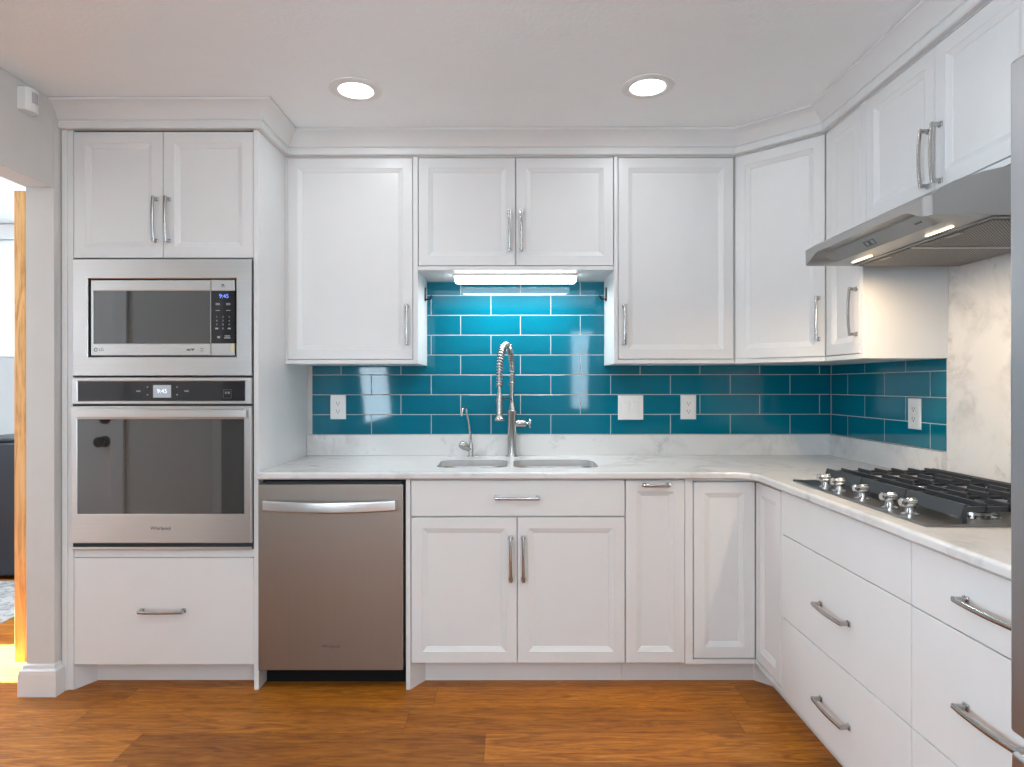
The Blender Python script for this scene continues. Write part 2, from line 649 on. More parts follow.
# near wall behind the camera side
mb = MB()
mb.box(-1.86, -1.745, -3.2, -2.1, 0, HC); mb.box(-1.86, -1.745, -0.5, 1.55, 0, HC)
mb.box(-1.86, -1.745, -2.1, -0.5, 0, 0.8); mb.box(-1.86, -1.745, -2.1, -0.5, 2.1, HC)
struct('wall_near', mb, M['rear'], 'left wall behind the camera')
mb = MB(); mb.box(-2.21, -1.70, 1.55, 1.67, 0, HC); mb.box(-4.1, -2.21, 1.55, 1.67, 2.06, HC); mb.box(-4.1, -3.1, 1.55, 1.67, 0, 2.06)
struct('wall_hall', mb, M['wall'], 'hall wall')
mb = MB()
mb.box(-1.86, 0.88, -3.32, -3.2, 0, HC); mb.box(1.56, 1.774, -3.32, -3.2, 0, HC); mb.box(0.88, 1.56, -3.32, -3.2, 2.12, HC); mb.box(0.88, 1.56, -3.32, -3.2, 0, 0.9)
struct('wall_rear', mb, M['rear'], 'rear wall')
# hall and laundry shell
mb = MB()
mb.box(-4.12, -4.0, 1.55, 2.68, 0, HC); mb.box(-4.12, -4.0, 3.17, 5.0, 0, HC); mb.box(-4.12, -4.0, 2.68, 3.17, 0, 1.35); mb.box(-4.12, -4.0, 2.68, 3.17, 2.02, HC)
struct('wall_hall_left', mb, M['trim'], 'white hall wall')
mb = MB(); mb.box(-4.12, -1.88, 4.95, 5.07, 0, HC); struct('wall_laundry', mb, M['trim'], 'white laundry wall')
mb = MB(); mb.box(-2.235, -1.995, 2.95, 3.58, 0, HC); struct('wall_partition', mb, M['trim'], 'partition behind the wall end')
mb = MB(); mb.box(-2.0, -1.88, 3.58, 4.95, 0, HC); struct('wall_laundry_right', mb, M['trim'], 'laundry side wall')


def window(name, frame, u0, u1, z0, z1, v, mull, bars=0):
    mb = MB()
    w = 0.05
    mb.box(u0, u1, v - 0.03, v + 0.03, z0, z0 + w); mb.box(u0, u1, v - 0.03, v + 0.03, z1 - w, z1)
    mb.box(u0, u0 + w, v - 0.03, v + 0.03, z0 + w, z1 - w); mb.box(u1 - w, u1, v - 0.03, v + 0.03, z0 + w, z1 - w)
    for k in range(mull):
        c = u0 + (u1 - u0) * (k + 1) / (mull + 1)
        mb.box(c - 0.03, c + 0.03, v - 0.03, v + 0.03, z0 + w, z1 - w)
    if frame is R:
        for vt in mb.bm.verts:
            vt.co = R.w(vt.co)
    o = mb.build(name, M['trim'])
    o['kind'] = 'structure'
    g = MB(); g.box(u0 + w, u1 - w, v - 0.003, v + 0.003, z0 + w, z1 - w)
    if frame is R:
        for vt in g.bm.verts:
            vt.co = R.w(vt.co)
    g.build('pane', M['pane'], o)
    return o


window('window_1', B, 0.88, 1.56, 0.9, 2.12, -3.26, 1)
window('added_window_right', R, 0.95, 2.9, 0.005, 2.12, XW + 0.06, 1)  # unseen opening added to go with the right side light
window('added_window_left', R, 0.5, 2.1, 0.8, 2.1, -1.80, 1)  # unseen opening added to go with the left side light
window('window_3', R, -3.17, -2.68, 1.35, 2.02, -4.06, 0)

# hall door with black knob (seen only mirrored in the oven glass)
dt = MB()
dt.loops([rect(-3.02, -2.268, 0.012, 2.04, 1.60 + d, i) for i, d in ((0.0, 0.0), (0.0, 0.045))])
do = dt.build('door_1', M['trim']); do['kind'] = 'structure'
kb = MB(); kb.lathe((-2.318, 1.645, 0.95), (0, 1, 0), [(0.032, 0), (0.032, 0.008), (0.012, 0.012), (0.012, 0.035), (0.028, 0.045), (0.030, 0.06), (0.02, 0.072)], 20)
kb.lathe((-2.318, 1.645, 1.08), (0, 1, 0), [(0.03, 0), (0.03, 0.01), (0.02, 0.016)], 20)
kb.build('door_knob', M['black'], do)
mb = MB(); mb.box(-2.262, -2.188, 1.67, 1.69, 0, 2.12, 0.004); mb.box(-3.17, -2.262, 1.67, 1.69, 2.06, 2.12, 0.004); mb.box(-3.17, -3.03, 1.67, 1.69, 0, 2.06, 0.004)
struct('trim_1', mb, M['trim'], 'white door casing')


def sweep(path, prof, closed=False):
    """mitred profile along a plan polyline; prof: (outward, z); outward = right-hand side of travel"""
    pts = [Vector((p[0], p[1])) for p in path]
    ls = []
    for i, p in enumerate(pts):
        d0 = (pts[i] - pts[i - 1]).normalized() if i > 0 else (pts[1] - pts[0]).normalized()
        d1 = (pts[i + 1] - pts[i]).normalized() if i < len(pts) - 1 else d0
        n0, n1 = Vector((d0.y, -d0.x)), Vector((d1.y, -d1.x))
        m = (n0 + n1)
        m = m / max(m.dot(n0), 1e-6)
        ls.append([(p.x + m.x * o, p.y + m.y * o, z) for o, z in prof])
    return MB().loops(ls)


# crown moulding over all cabinets
cp = [(XL + 0.001, VB), (-1.0535, VB), (-1.0535, VU), (1.037, VU), (VUR, 2.686), (VUR, 1.606)]
prof = [(-0.014, 2.334), (0.017, 2.334), (0.021, 2.338), (0.021, 2.359), (0.017, 2.363), (0.017, 2.367), (0.024, 2.369)]
for k in range(1, 9):
    t = k / 8
    prof.append((0.024 + 0.048 * ((1 - math.cos(t * PI / 2)) * 0.35 + t * 0.65), 2.369 + 0.056 * (math.sin(t * PI / 2) * 0.35 + t * 0.65)))
prof += [(0.077, 2.427), (0.077, 2.437), (-0.014, 2.437)]
mbc = sweep(cp, prof)
o = mbc.build('trim_2', M['white'], None, 28)
o['kind'] = 'structure'
o['label'] = 'white crown moulding between cabinets and ceiling'

# baseboard around the wall end
mb = sweep([(XL - 0.117, 3.28), (XL - 0.117, 2.616), (XL, 2.616), (XL, 2.649)][::1],
           [(0.0, 0.0), (0.020, 0.0), (0.020, 0.086), (0.018, 0.092), (0.018, 0.104), (0.009, 0.112), (0.008, 0.124), (0.0, 0.128)])
struct('baseboard_left', mb, M['trim'], 'white stepped baseboard around the wall end')

# ------------------------------------------------------------------ tall oven cabinet
tu0, tu1 = -1.825, -1.077
t = Thing('tall_oven_cabinet', 'tall white cabinet holding the microwave and wall oven, with a deep bottom drawer', 'cabinet', (-1.4655, VB, 0))
mb = MB()
VC = VB + 0.021
mb.box(-1.872, -1.828, VB + 0.001, YB - 0.002, 0.0, 2.333, 0.002)             # left filler
mb.box(-1.872, -1.850, VB - 0.006, VB + 0.002, 0.0, 2.333, 0.002)
mb.build('filler_panel', M['white'], t)
mb = MB(); mb.box(-1.0755, -1.0555, VB - 0.002, YB - 0.002, 0.0, 2.333, 0.0015); mb.build('side_panel', M['white'], t)
mb = MB()
mb.box(-1.826, -1.0775, VC, YB - 0.003, 1.795, 2.333)
mb.box(-1.826, -1.0775, VC + 0.56, YB - 0.003, 0.10, 1.795)
mb.box(-1.826, -1.0775, VC, VC + 0.56, 0.10, 0.552)
mb.box(-1.826, -1.0775, VB + 0.004, VC + 0.55, 0.553, 0.586)
mb.build('carcass', M['white'], t)
mb = MB(); mb.prism([(-1.8265, VB + 0.004), (-1.783, VB + 0.09), (-1.0775, VB + 0.09), (-1.0775, VB + 0.105), (-1.8265, VB + 0.105)], 0.0, 0.099, 'z'); mb.build('toe_kick', M['white'], t)
d = panel_door('door', t, tu0, -1.4545, 1.800, ZD, VB); handle(d, VB, -1.4545 - 0.026, 1.957, True)
d = panel_door('door', t, -1.4515, tu1, 1.800, ZD, VB); handle(d, VB, -1.4515 + 0.022, 1.957, True)
d = slab_front('drawer_front', t, tu0, tu1, 0.106, 0.550, VB); handle(d, VB, -1.453, 0.332, False)

# ------------------------------------------------------------------ microwave
mu0, mu1, mz0, mz1 = -1.824, -1.0795, 1.308, 1.793
t = Thing('built_in_microwave', 'stainless built-in microwave with wide steel trim frame, above the wall oven', 'microwave', (-1.452, VB, mz0))
iu0, iu1, iz0, iz1 = -1.760, -1.144, 1.387, 1.712
mb = MB()
outer = lambda v, i=0: rect(mu0, mu1, mz0, mz1, v, i)
def ring(mb, o, i, v0, v1, bev=0.003):
    """rectangular ring with bevelled front edges; o, i = (u0,u1,z0,z1)"""
    a = lambda r, v, k: rect(*r, v, k)
    mb.loops([a(o, v1, 0), a(o, v0 + bev, 0), a(o, v0, bev), a(i, v0, -bev), a(i, v0 + bev, 0), a(i, v1, 0)], False, False)
ring(mb, (mu0, mu1, mz0, mz1), (iu0, iu1, iz0, iz1), VB - 0.012, VB + 0.02)
mb.build('trim_frame', M['steel'], t)
mb = MB(); mb.box(iu0 - 0.004, iu1 + 0.004, VB + 0.012, VB + 0.55, iz0 - 0.004, iz1 + 0.004); mb.build('body', M['gap'], t)
du1 = -1.252
mb = MB(); ring(mb, (iu0 + 0.009, du1, iz0 + 0.006, iz1 - 0.005), (iu0 + 0.019, du1 - 0.001 - 0.001, iz0 + 0.056, iz1 - 0.050), VB - 0.006, VB + 0.012, 0.002)
dr = mb.build('door', M['steel'], t)
mb = MB(); mb.box(iu0 + 0.019, du1 - 0.002, VB - 0.003, VB + 0.012, iz0 + 0.056, iz1 - 0.050); mb.build('door_glass', M['glass'], dr)
text('LG', 0.017, M['ink'], dr, (iu0 + 0.053, VB - 0.0064, iz0 + 0.030), 'logo')
mb = MB(); mb.lathe((iu0 + 0.030, VB - 0.006, iz0 + 0.030), (0, -1, 0), [(0.0050, 0), (0.0050, 0.0006), (0.0078, 0.0006), (0.0078, 0)], 20, False, False); mb.build('logo_roundel', M['ink'], dr)
def mark(pts, v):
    m = MB()
    m.loops([[(u, v, z) for u, z in pts], [(u, v - 0.0006, z) for u, z in pts]])
    m.build('printed_mark', M['ink'], dr)


mu, mz = du1 - 0.075, iz0 + 0.030
mark([(mu - 0.026, mz - 0.004), (mu - 0.008, mz - 0.004), (mu - 0.010, mz + 0.003), (mu - 0.024, mz + 0.003)], VB - 0.006)
mark([(mu, mz - 0.006), (mu + 0.008, mz + 0.003), (mu + 0.004, mz + 0.006), (mu, mz + 0.003), (mu - 0.004, mz + 0.006), (mu - 0.008, mz + 0.003)], VB - 0.006)
mark([(mu + 0.038, mz + 0.001), (mu + 0.046, mz + 0.005), (mu + 0.030, mz + 0.005)], VB - 0.006)
mark([(mu + 0.030, mz - 0.006), (mu + 0.046, mz - 0.006), (mu + 0.046, mz - 0.004), (mu + 0.030, mz - 0.004)], VB - 0.006)
mb = MB()
mb.box(du1 + 0.002, iu1 - 0.009, VB - 0.006, VB + 0.012, iz1 - 0.050, iz1 - 0.005, 0.0015)
mb.build('panel_trim', M['steel'], t)
mb = MB()
mb.box(du1 + 0.002, iu1 - 0.009, VB - 0.006, VB + 0.012, iz0 + 0.006, iz0 + 0.056, 0.0015)
mb.build('panel_trim', M['steel'], t)
mb = MB(); mb.box(iu1 - 0.024, iu1 - 0.0095, VB - 0.0068, VB - 0.0058, iz0 + 0.022, iz0 + 0.052); mb.build('energy_tab', M['yellow'], t)
mb = MB(); mb.box(du1 + 0.002, iu1 - 0.009, VB - 0.005, VB + 0.012, iz0 + 0.057, iz1 - 0.051); cpn = mb.build('control_panel', M['panel_black'], t)
pc = (du1 + iu1 - 0.007) / 2
text('9:45', 0.024, M['blue_text'], cpn, (pc + 0.004, VB - 0.0055, iz1 - 0.073), 'clock_digits')
def key(mb, u, z, w, h, v):
    mb.box(u - w / 2, u + w / 2, v - 0.0006, v, z - h / 2, z + h / 2)
legends = []
for rz in (0.103, 0.108, 0.132):
    for du in (-0.022, 0.022):
        legends.append((du, rz, 0.017, 0.0024))
for r_, rz in enumerate((0.159, 0.175, 0.191)):
    for c_, du in enumerate((-0.026, 0.0, 0.026)):
        text(str(r_ * 3 + c_ + 1), 0.011, M['key'], cpn, (pc + du, VB - 0.0054, iz1 - rz), 'key_legend')
text('0', 0.011, M['key'], cpn, (pc, VB - 0.0054, iz1 - 0.207), 'key_legend')
for du, w in ((-0.026, 0.012), (0.026, 0.012)):
    legends.append((du, 0.207, w, 0.006))
legends += [(-0.018, 0.243, 0.011, 0.008), (0.018, 0.238, 0.022, 0.004), (0.018, 0.246, 0.026, 0.004)]
for du, rz, w, h in legends:
    mb = MB(); key(mb, pc + du, iz1 - rz, w, h, VB - 0.005); mb.build('key_legend', M['key'], cpn)
mb = MB(); key(mb, pc, iz1 - 0.026, 0.012, 0.006, VB - 0.006); key(mb, pc, iz1 - 0.034, 0.018, 0.002, VB - 0.006); mb.build('brand_mark', M['ink'], t)

# ------------------------------------------------------------------ wall oven
ou0, ou1 = -1.8255, -1.0785
VO = VB - 0.018
t = Thing('wall_oven', 'stainless single wall oven with dark glass door, under the microwave', 'oven', (-1.456, VB, 0.588))
mb = MB(); ring(mb, (ou0, ou1, 1.191, 1.3015), (ou0 + 0.027, ou1 - 0.028, 1.204, 1.286), VO, VB - 0.001, 0.003); cpn = mb.build('control_frame', M['steel'], t)
mb = MB(); mb.box(ou0 + 0.027, ou1 - 0.028, VO + 0.003, VB - 0.002, 1.204, 1.286); gp = mb.build('control_panel', M['panel_black'], cpn)
t2 = cpn
mb = MB(); mb.box(-1.486, -1.412, VO + 0.0015, VO + 0.003, 1.218, 1.270, 0.0005); disp = mb.build('display', M['lcd'], t)
text('9:45', 0.025, M['lcd_text'], t, (-1.449, VO + 0.0011, 1.244), 'clock_digits')
for u, z in ((-1.510, 1.262), (-1.510, 1.230), (-1.387, 1.262), (-1.387, 1.230)):
    mb = MB(); mb.lathe((u, VO + 0.003, z), (0, -1, 0), [(0.0035, 0), (0.0035, 0.0005)], 10); mb.build('touch_symbol', M['dot'], t)
for u in (-1.548, -1.348):
    mb = MB(); key(mb, u, 1.245, 0.018, 0.006, VO + 0.003); mb.build('touch_symbol', M['dot'], t)
mb = MB(); ring(mb, (-1.196, -1.162, 1.215, 1.252), (-1.194, -1.164, 1.217, 1.250), VO + 0.0022, VO + 0.003, 0.0003); mb.build('sticker_outline', M['ink'], t)
for su, sw in ((-1.1855, 0.006), (-1.1735, 0.009)):
    mb = MB(); key(mb, su, 1.238, sw, 0.009, VO + 0.003); mb.build('sticker_print', M['dot'], t)
# door
dz0, dz1 = 0.616, 1.183
mb = MB(); ring(mb, (ou0, ou1, dz0, dz1), (ou0 + 0.027, ou1 - 0.030, 0.737, 1.128), VO - 0.004, VB - 0.001, 0.003); dr = mb.build('door', M['steel'], t)
mb = MB(); mb.box(ou0 + 0.027, ou1 - 0.030, VO, VB - 0.002, 0.737, 1.128); mb.build('door_glass', M['glass'], dr)
text('Whirlpool', 0.020, M['ink'], dr, (-1.452, VO - 0.0046, 0.678), 'logo')
mb = MB()
N = 16
ls = []
for k in range(N + 1):
    u = -1.774 + 0.682 * k / N
    v = VO - 0.036 - 0.005 * (1 - ((k / N) * 2 - 1) ** 2)
    ls.append([(u, v, 1.136), (u, v - 0.004, 1.140), (u, v - 0.004, 1.168), (u, v, 1.172), (u, v + 0.014, 1.170), (u, v + 0.014, 1.138)])
mb.loops(ls)
mb.box(-1.760, -1.744, VO - 0.026, VO - 0.004, 1.142, 1.166, 0.002)
mb.box(-1.122, -1.106, VO - 0.026, VO - 0.004, 1.142, 1.166, 0.002)
mb.build('handle', M['steel'], dr)
mb = MB(); mb.box(ou0 + 0.003, ou1 - 0.001, VB - 0.010, VB - 0.001, 0.590, 1.300); mb.build('gasket', M['gap'], t)
mb = MB(); mb.box(ou0, ou1, VO, VB - 0.013, 0.589, 0.600, 0.002); mb.build('vent_strip', M['steel'], t)
mb = MB(); mb.box(-1.80, -1.10, VB + 0.004, VB + 0.55, 0.60, 1.30); mb.build('body', M['gap'], t)

# ------------------------------------------------------------------ dishwasher
du0, du1 = -1.0535, -0.452
t = Thing('dishwasher', 'stainless dishwasher with bowed bar handle between oven cabinet and sink cabinet', 'dishwasher', (-0.753, VB, 0))
VD = VB - 0.012
mb = MB(); mb.box(du0, du1, VD, VB + 0.03, 0.086, 0.857, 0.003); dr = mb.build('door', M['steel_dark'], t)
mb = MB(); mb.box(du0 + 0.004, -0.4445, VB + 0.032, YB - 0.08, 0.105, 0.872); mb.build('tub', M['gap'], t)
mb = MB(); mb.box(du0 + 0.03, du1 - 0.01, VD + 0.012, VB + 0.03, 0.858, 0.868); mb.build('control_strip', M['gap'], t)
mb = MB(); mb.box(du0 + 0.003, -0.4445, VB + 0.075, VB + 0.09, 0.0, 0.105); mb.build('toe_panel', M['black'], t)
mb = MB()
ls = []
N = 18
for k in range(N + 1):
    tt = k / N * 2 - 1
    u = -0.752 + tt * 0.272
    v = VD - 0.026 - 0.022 * (1 - tt * tt)
    dz = -0.006 * (1 - tt * tt)
    ls.append([(u, v, 0.752 + dz), (u, v - 0.004, 0.757 + dz), (u, v - 0.004, 0.789 + dz), (u, v, 0.795 + dz), (u, v + 0.012, 0.793 + dz), (u, v + 0.012, 0.754 + dz)])
mb.loops(ls)
for c in (-1.014, -0.490):
    mb.box(c - 0.010, c + 0.010, VD - 0.030, VD, 0.758, 0.788, 0.002)
mb.build('handle', M['steel'], dr)
text('Whirlpool', 0.018, M['ink'], dr, (-0.752, VD - 0.0005, 0.186), 'logo')

# ------------------------------------------------------------------ sink base, pull-out, corner
t = Thing('sink_base_cabinet', 'white sink cabinet with two panelled doors below a false drawer, right of the dishwasher', 'cabinet', (0.013, VB, 0))
mb = MB(); mb.box(-0.4425, -0.4235, VB - 0.001, YB - 0.01, 0.0, ZC0 - 0.001, 0.001); mb.build('end_panel', M['white'], t)
carcass(t, -0.4215, 0.4705, VB + 0.020, YB - 0.01, 0.105, ZC0 - 0.001, True)
mb = MB(); mb.prism([(-0.4225, VB + 0.004), (-0.373, VB + 0.085), (0.4705, VB + 0.085), (0.4705, VB + 0.10), (-0.4225, VB + 0.10)], 0.0, 0.104, 'z'); mb.build('toe_kick', M['white'], t)
d = slab_front('drawer_front', t, -0.4205, 0.4685, 0.723, 0.872, VB); handle(d, VB, 0.0205, 0.800, False, 0.085)
d = panel_door('door', t, -0.4205, 0.0195, 0.111, 0.717, VB); handle(d, VB, -0.006, 0.5475, True)
d = panel_door('door', t, 0.0225, 0.4685, 0.111, 0.717, VB); handle(d, VB, 0.046, 0.5475, True)

t = Thing('pull_out_cabinet', 'narrow white pull-out cabinet with a small horizontal handle at its top', 'cabinet', (0.596, VB, 0))
carcass(t, 0.4715, 0.7195, VB + 0.020, YB - 0.01, 0.105, ZC0 - 0.001)
mb = MB(); mb.box(0.4715, 0.7195, VB + 0.085, VB + 0.10, 0.0, 0.104); mb.build('toe_kick', M['white'], t)
d = panel_door('door', t, 0.4735, 0.7185, 0.111, 0.872, VB); handle(d, VB, 0.597, 0.853, False, 0.048)

t = Thing('corner_base_cabinet', 'white inside-corner cabinet whose two panelled doors meet at a right angle', 'cabinet', (1.0125, VB, 0))
mb = MB()   # face frame on the back-run side
mb.box(0.7205, 0.7530, VB + 0.001, VB + 0.02, 0.106, ZC0 - 0.001, 0.001)
mb.box(0.7530, VR, VB + 0.001, VB + 0.02, 0.106, 0.124, 0.001)
mb.box(0.7530, VR, VB + 0.001, VB + 0.02, 0.870, ZC0 - 0.001, 0.001)
# right-run side frame
mb.box(VR + 0.003, VR + 0.02, 2.390, 2.408, 0.106, ZC0 - 0.001, 0.001)
mb.box(VR + 0.001, VR + 0.02, 2.408, VB, 0.106, 0.124, 0.001)
mb.box(VR + 0.001, VR + 0.02, 2.408, VB, 0.870, ZC0 - 0.001, 0.001)
mb.build('face_frame', M['white'], t)
mb = MB()
mb.prism([(0.7205, VB + 0.024), (VR + 0.024, VB + 0.024), (VR + 0.024, 2.390), (XW - 0.01, 2.390), (XW - 0.01, YB - 0.01), (0.7205, YB - 0.01)], 0.106, ZC0 - 0.001, 'z')
mb.build('carcass', M['white'], t)
mb = MB()
mb.prism([(0.7205, VB + 0.085), (1.0375, VB + 0.085), (VR + 0.085, VB + 0.025), (VR + 0.085, 2.390), (VR + 0.10, 2.390), (VR + 0.10, VB + 0.031), (1.0437, VB + 0.10), (0.7205, VB + 0.10)], 0.0, 0.104, 'z')
mb.build('toe_kick', M['white'], t)
panel_door('door', t, 0.7575, VR + 0.0005, 0.129, 0.864, VB + 0.003)
# second leaf faces the right run: build in back frame with swapped axes
mb = MB()
s = [(0.0, 0.017), (0.0, 0.0015), (0.0015, 0.0), (0.046, 0.0), (0.0475, 0.002), (0.05, 0.0025), (0.065, 0.0085), (0.0665, 0.0105)]
mb.loops([[(VR + 0.003 + dd, y, z) for y, z in ((VB + 0.001 - i, 0.129 + i), (2.4135 + i, 0.129 + i), (2.4135 + i, 0.864 - i), (VB + 0.001 - i, 0.864 - i))] for i, dd in s])
mb.build('door', M['white'], t, 12)

# ------------------------------------------------------------------ right-run drawer bases
def drawer_base(label, u0, u1, tops, first_handle):
    t = Thing('drawer_base_cabinet', label, 'cabinet', ((u0 + u1) / 2, VR, 0), R)
    carcass(t, u0 + 0.0005, u1 - 0.0005, VR + 0.02, XW - 0.01, 0.105, ZC0 - 0.001)
    mb = MB(); mb.box(u0 + 0.0005, u1 - 0.0005, VR + 0.085, VR + 0.10, 0, 0.104); mb.build('toe_kick', M['white'], t)
    for k, (z0, z1, hz) in enumerate(tops):
        d = slab_front('drawer_front', t, u0 + 0.0015, u1 - 0.0015, z0, z1, VR)
        if k or first_handle:
            handle(d, VR, (u0 + u1) / 2 - (0.02 if first_handle else 0.0), hz, False)
    return t


zs = [(0.711, 0.870, 0.79), (0.401, 0.708, 0.551), (0.108, 0.398, 0.240)]
drawer_base('white three-drawer base directly under the gas cooktop, its top front without a handle', -2.388, -1.619, zs, False)
drawer_base('white three-drawer base between cooktop drawers and refrigerator, all fronts with handles', -1.618, -1.010, zs, True)

# ------------------------------------------------------------------ countertop with sink cut-outs
def offset_poly(P, dist):
    n = len(P)
    out = []
    for i in range(n):
        a, b, c = Vector(P[i - 1]), Vector(P[i]), Vector(P[(i + 1) % n])
        d0, d1 = (b - a).normalized(), (c - b).normalized()
        n0, n1 = Vector((-d0.y, d0.x)), Vector((-d1.y, d1.x))     # inward for CCW
        e0, e1 = dist[i - 1], dist[i]
        p0, p1 = a + n0 * e0, b + n1 * e1
        cr = d0.x * d1.y - d0.y * d1.x
        if abs(cr) < 1e-6:
            out.append(tuple(b + n0 * e0))
        else:
            w = p1 - p0
            s_ = (w.x * d1.y - w.y * d1.x) / cr
            out.append(tuple(p0 + d0 * s_))
    return out


xl, xr_, yf, yb, xf, yn = -1.0545, XW - 0.001, 2.633, YB - 0.001, 0.9875, 1.012
arc = []
rr = 0.085
for k in range(9):       # rounded inside corner: convex void, so the arc bows toward the room corner
    a = math.radians(90 - 90 * k / 8)
    arc.append((xf - rr + rr * math.cos(a), yf - rr + rr * math.sin(a)))
P = [(xl, yf)] + arc + [(xf, yn), (xr_, yn), (xr_, yb), (xl, yb)]
rnd_e = [1] * (len(arc) + 1) + [0, 0, 0, 0]
holes = [rrect(-0.335, -0.022, 2.775, 3.085, 0.07, 0, 6), rrect(0.006, 0.385, 2.775, 3.085, 0.07, 0, 6)]


def slab_mesh():
    bm = bmesh.new()
    er = 0.010
    lv = [(0.006, ZC0), (0.0, ZC0 + 0.006), (0.0, ZC1 - er)]
    for k in range(1, 5):
        a = PI / 2 * k / 4
        lv.append((er * (1 - math.cos(a)), ZC1 - er + er * math.sin(a)))
    rings = []
    for off, z in lv:
        q = offset_poly(P, [e * off for e in rnd_e])
        rings.append([bm.verts.new((x, y, z)) for x, y in q])
    n = len(P)
    for a, b in zip(rings, rings[1:]):
        for i in range(n):
            j = (i + 1) % n
            bm.faces.new((a[i], a[j], b[j], b[i]))
    hr = []
    for h in holes:
        lo = [bm.verts.new((x, y, ZC0)) for x, y, _ in h]
        up = [bm.verts.new((x, y, ZC1)) for x, y, _ in h]
        m = len(h)
        for i in range(m):
            j = (i + 1) % m
            bm.faces.new((lo[i], up[i], up[j], lo[j]))
        hr.append((lo, up))
    for ring_, idx in ((rings[-1], 1), (rings[0], 0)):
        es = []
        for loop in [ring_] + [h[idx] for h in hr]:
            m = len(loop)
            for i in range(m):
                es.append(bm.edges.get((loop[i], loop[(i + 1) % m])))
        bmesh.ops.triangle_fill(bm, use_beauty=True, use_dissolve=False, edges=es)
    return bm


mb = MB(); mb.bm.free(); mb.bm = slab_mesh()
solo(mb.build('countertop', M['marble'], None, 30), 'white marble L-shaped countertop with rounded front edge', 'countertop')
mb = MB(); mb.box(-1.0535, XW - 0.002, YT - 0.020, YB - 0.001, ZC1 + 0.0005, 1.0135, 0.001)
solo(mb.build('marble_upstand', M['marble']), 'long white marble upstand behind the sink', 'backsplash', 'marble upstands under the tiles')
mb = MB(); mb.box(XT - 0.020, XW - 0.001, 2.4165, YT - 0.0215, ZC1 + 0.0005, 1.0135, 0.001)
solo(mb.build('marble_upstand', M['marble']), 'short white marble upstand on the right wall beside the cooktop', 'backsplash', 'marble upstands under the tiles')
mb = MB(); mb.box(XT - 0.002, XW - 0.001, 1.012, 2.4145, ZC1 + 0.0005, 1.80, 0.001)
solo(mb.build('marble_slab', M['marble']), 'tall white marble slab on the wall behind the cooktop', 'backsplash')


# ------------------------------------------------------------------ tile backsplashes
def tiles(name, frame, regions, phase, v, vback, u_lim, label):
    """regions: rows -> (u0,u1,ztop); one mesh: grout bed and bevelled tiles"""
    mb = MB()
    z0, ph, pl, g = 1.0145, 0.1024, 0.3086, 0.0036
    for r, (a, b, zt) in enumerate(regions):
        zb = z0 + r * ph
        if zb >= zt:
            break
        ze = min(zb + ph, zt)
        mb.mi = 1
        mb.box(a, b, v + 0.0008, vback, zb, ze)
        mb.mi = 0
        u = phase[r % 2]
        while u > a:
            u -= pl
        while u < b:
            x0, x1 = max(u + g / 2, a + 0.001), min(u + pl - g / 2, b - 0.001)
            y0, y1 = zb + g / 2, ze - g / 2
            if x1 - x0 > 0.006 and y1 - y0 > 0.006:
                s = 0.0010
                mb.loops([rect(x0, x1, y0, y1, v + 0.003, 0), rect(x0, x1, y0, y1, v + 0.0007, 0), rect(x0, x1, y0, y1, v, s)], False, True)
            u += pl
    t = mb
    if frame is R:
        for vt in mb.bm.verts:
            vt.co = R.w(vt.co)
    o = mb.build(name, [M['tile'], M['grout']], None, 20)
    solo(o, label, 'backsplash', 'teal tile backsplashes')
    return o


full = (-1.031, XT - 0.001, 1.424)
nich = (-0.52, 0.58, 1.8025)
tiles('tile_backsplash', B, [full] * 4 + [nich] * 4, (-0.7255, -0.5733), YT, YB - 0.0005, None, 'long teal glass brick tile backsplash rising behind the sink')
tiles('tile_backsplash', R, [(-(YT - 0.001), -2.4165, 1.424)] * 4, (-2.821, -2.978), XT, XW - 0.0005, None, 'short teal tile backsplash on the right wall beside the marble slab')

# ------------------------------------------------------------------ wall cabinets
def upper(name, label, u0, u1, z0, z1, doors, frame, vf, vb, sides=(0, 0), bottom_rail=0.018):
    t = Thing(name, label, 'cabinet', ((u0 + u1) / 2, vf, z0), frame)
    carcass(t, u0, u1, vf + 0.0205, vb, z0 + 0.0, 2.4, name='carcass')
    def piece(nm, *bx):
        m = MB(); m.box(*bx, 0.001); m.build(nm, M['white'], t)
    piece('bottom_rail', u0, u1, vf + 0.001, vf + 0.0202, z0, z0 + bottom_rail)
    piece('top_rail', u0 + sides[0], u1 - sides[1], vf + 0.001, vf + 0.0202, ZD + 0.003, 2.333)
    if sides[0]:
        piece('stile', u0, u0 + sides[0], vf + 0.001, vf + 0.0202, z0 + bottom_rail, 2.333)
    if sides[1]:
        piece('stile', u1 - sides[1], u1, vf + 0.001, vf + 0.0202, z0 + bottom_rail, 2.333)
    for a, b, hu, hz, hv in doors:
        d = panel_door('door', t, a, b, z0 + bottom_rail + 0.003, ZD, vf)
        if hu is not None:
            handle(d, vf, hu, hz, True)
    return t


upper('wall_cabinet', 'single-door white wall cabinet between the tall oven cabinet and the tiles above the sink', -1.0545, -0.4375, ZU, ZD,
      [(-1.0420, -0.4620, -0.4865, 1.549, 1)], B, VU, YT - 0.003, (0.0110, 0.022))
upper('wall_cabinet', 'short two-door white wall cabinet above the kitchen sink', -0.4360, 0.4735, 1.804, ZD,
      [(-0.434, 0.0160, -0.011, 1.985, 1), (0.0200, 0.4715, 0.0445, 1.985, 1)], B, VU, YT - 0.003)
upper('wall_cabinet', 'single-door white wall cabinet right of the sink tiles, beside the diagonal corner cabinet', 0.4750, 1.0345, ZU, ZD,
      [(0.4955, 1.0300, 0.5205, 1.549, 1)], B, VU, YT - 0.003, (0.018, 0.0))

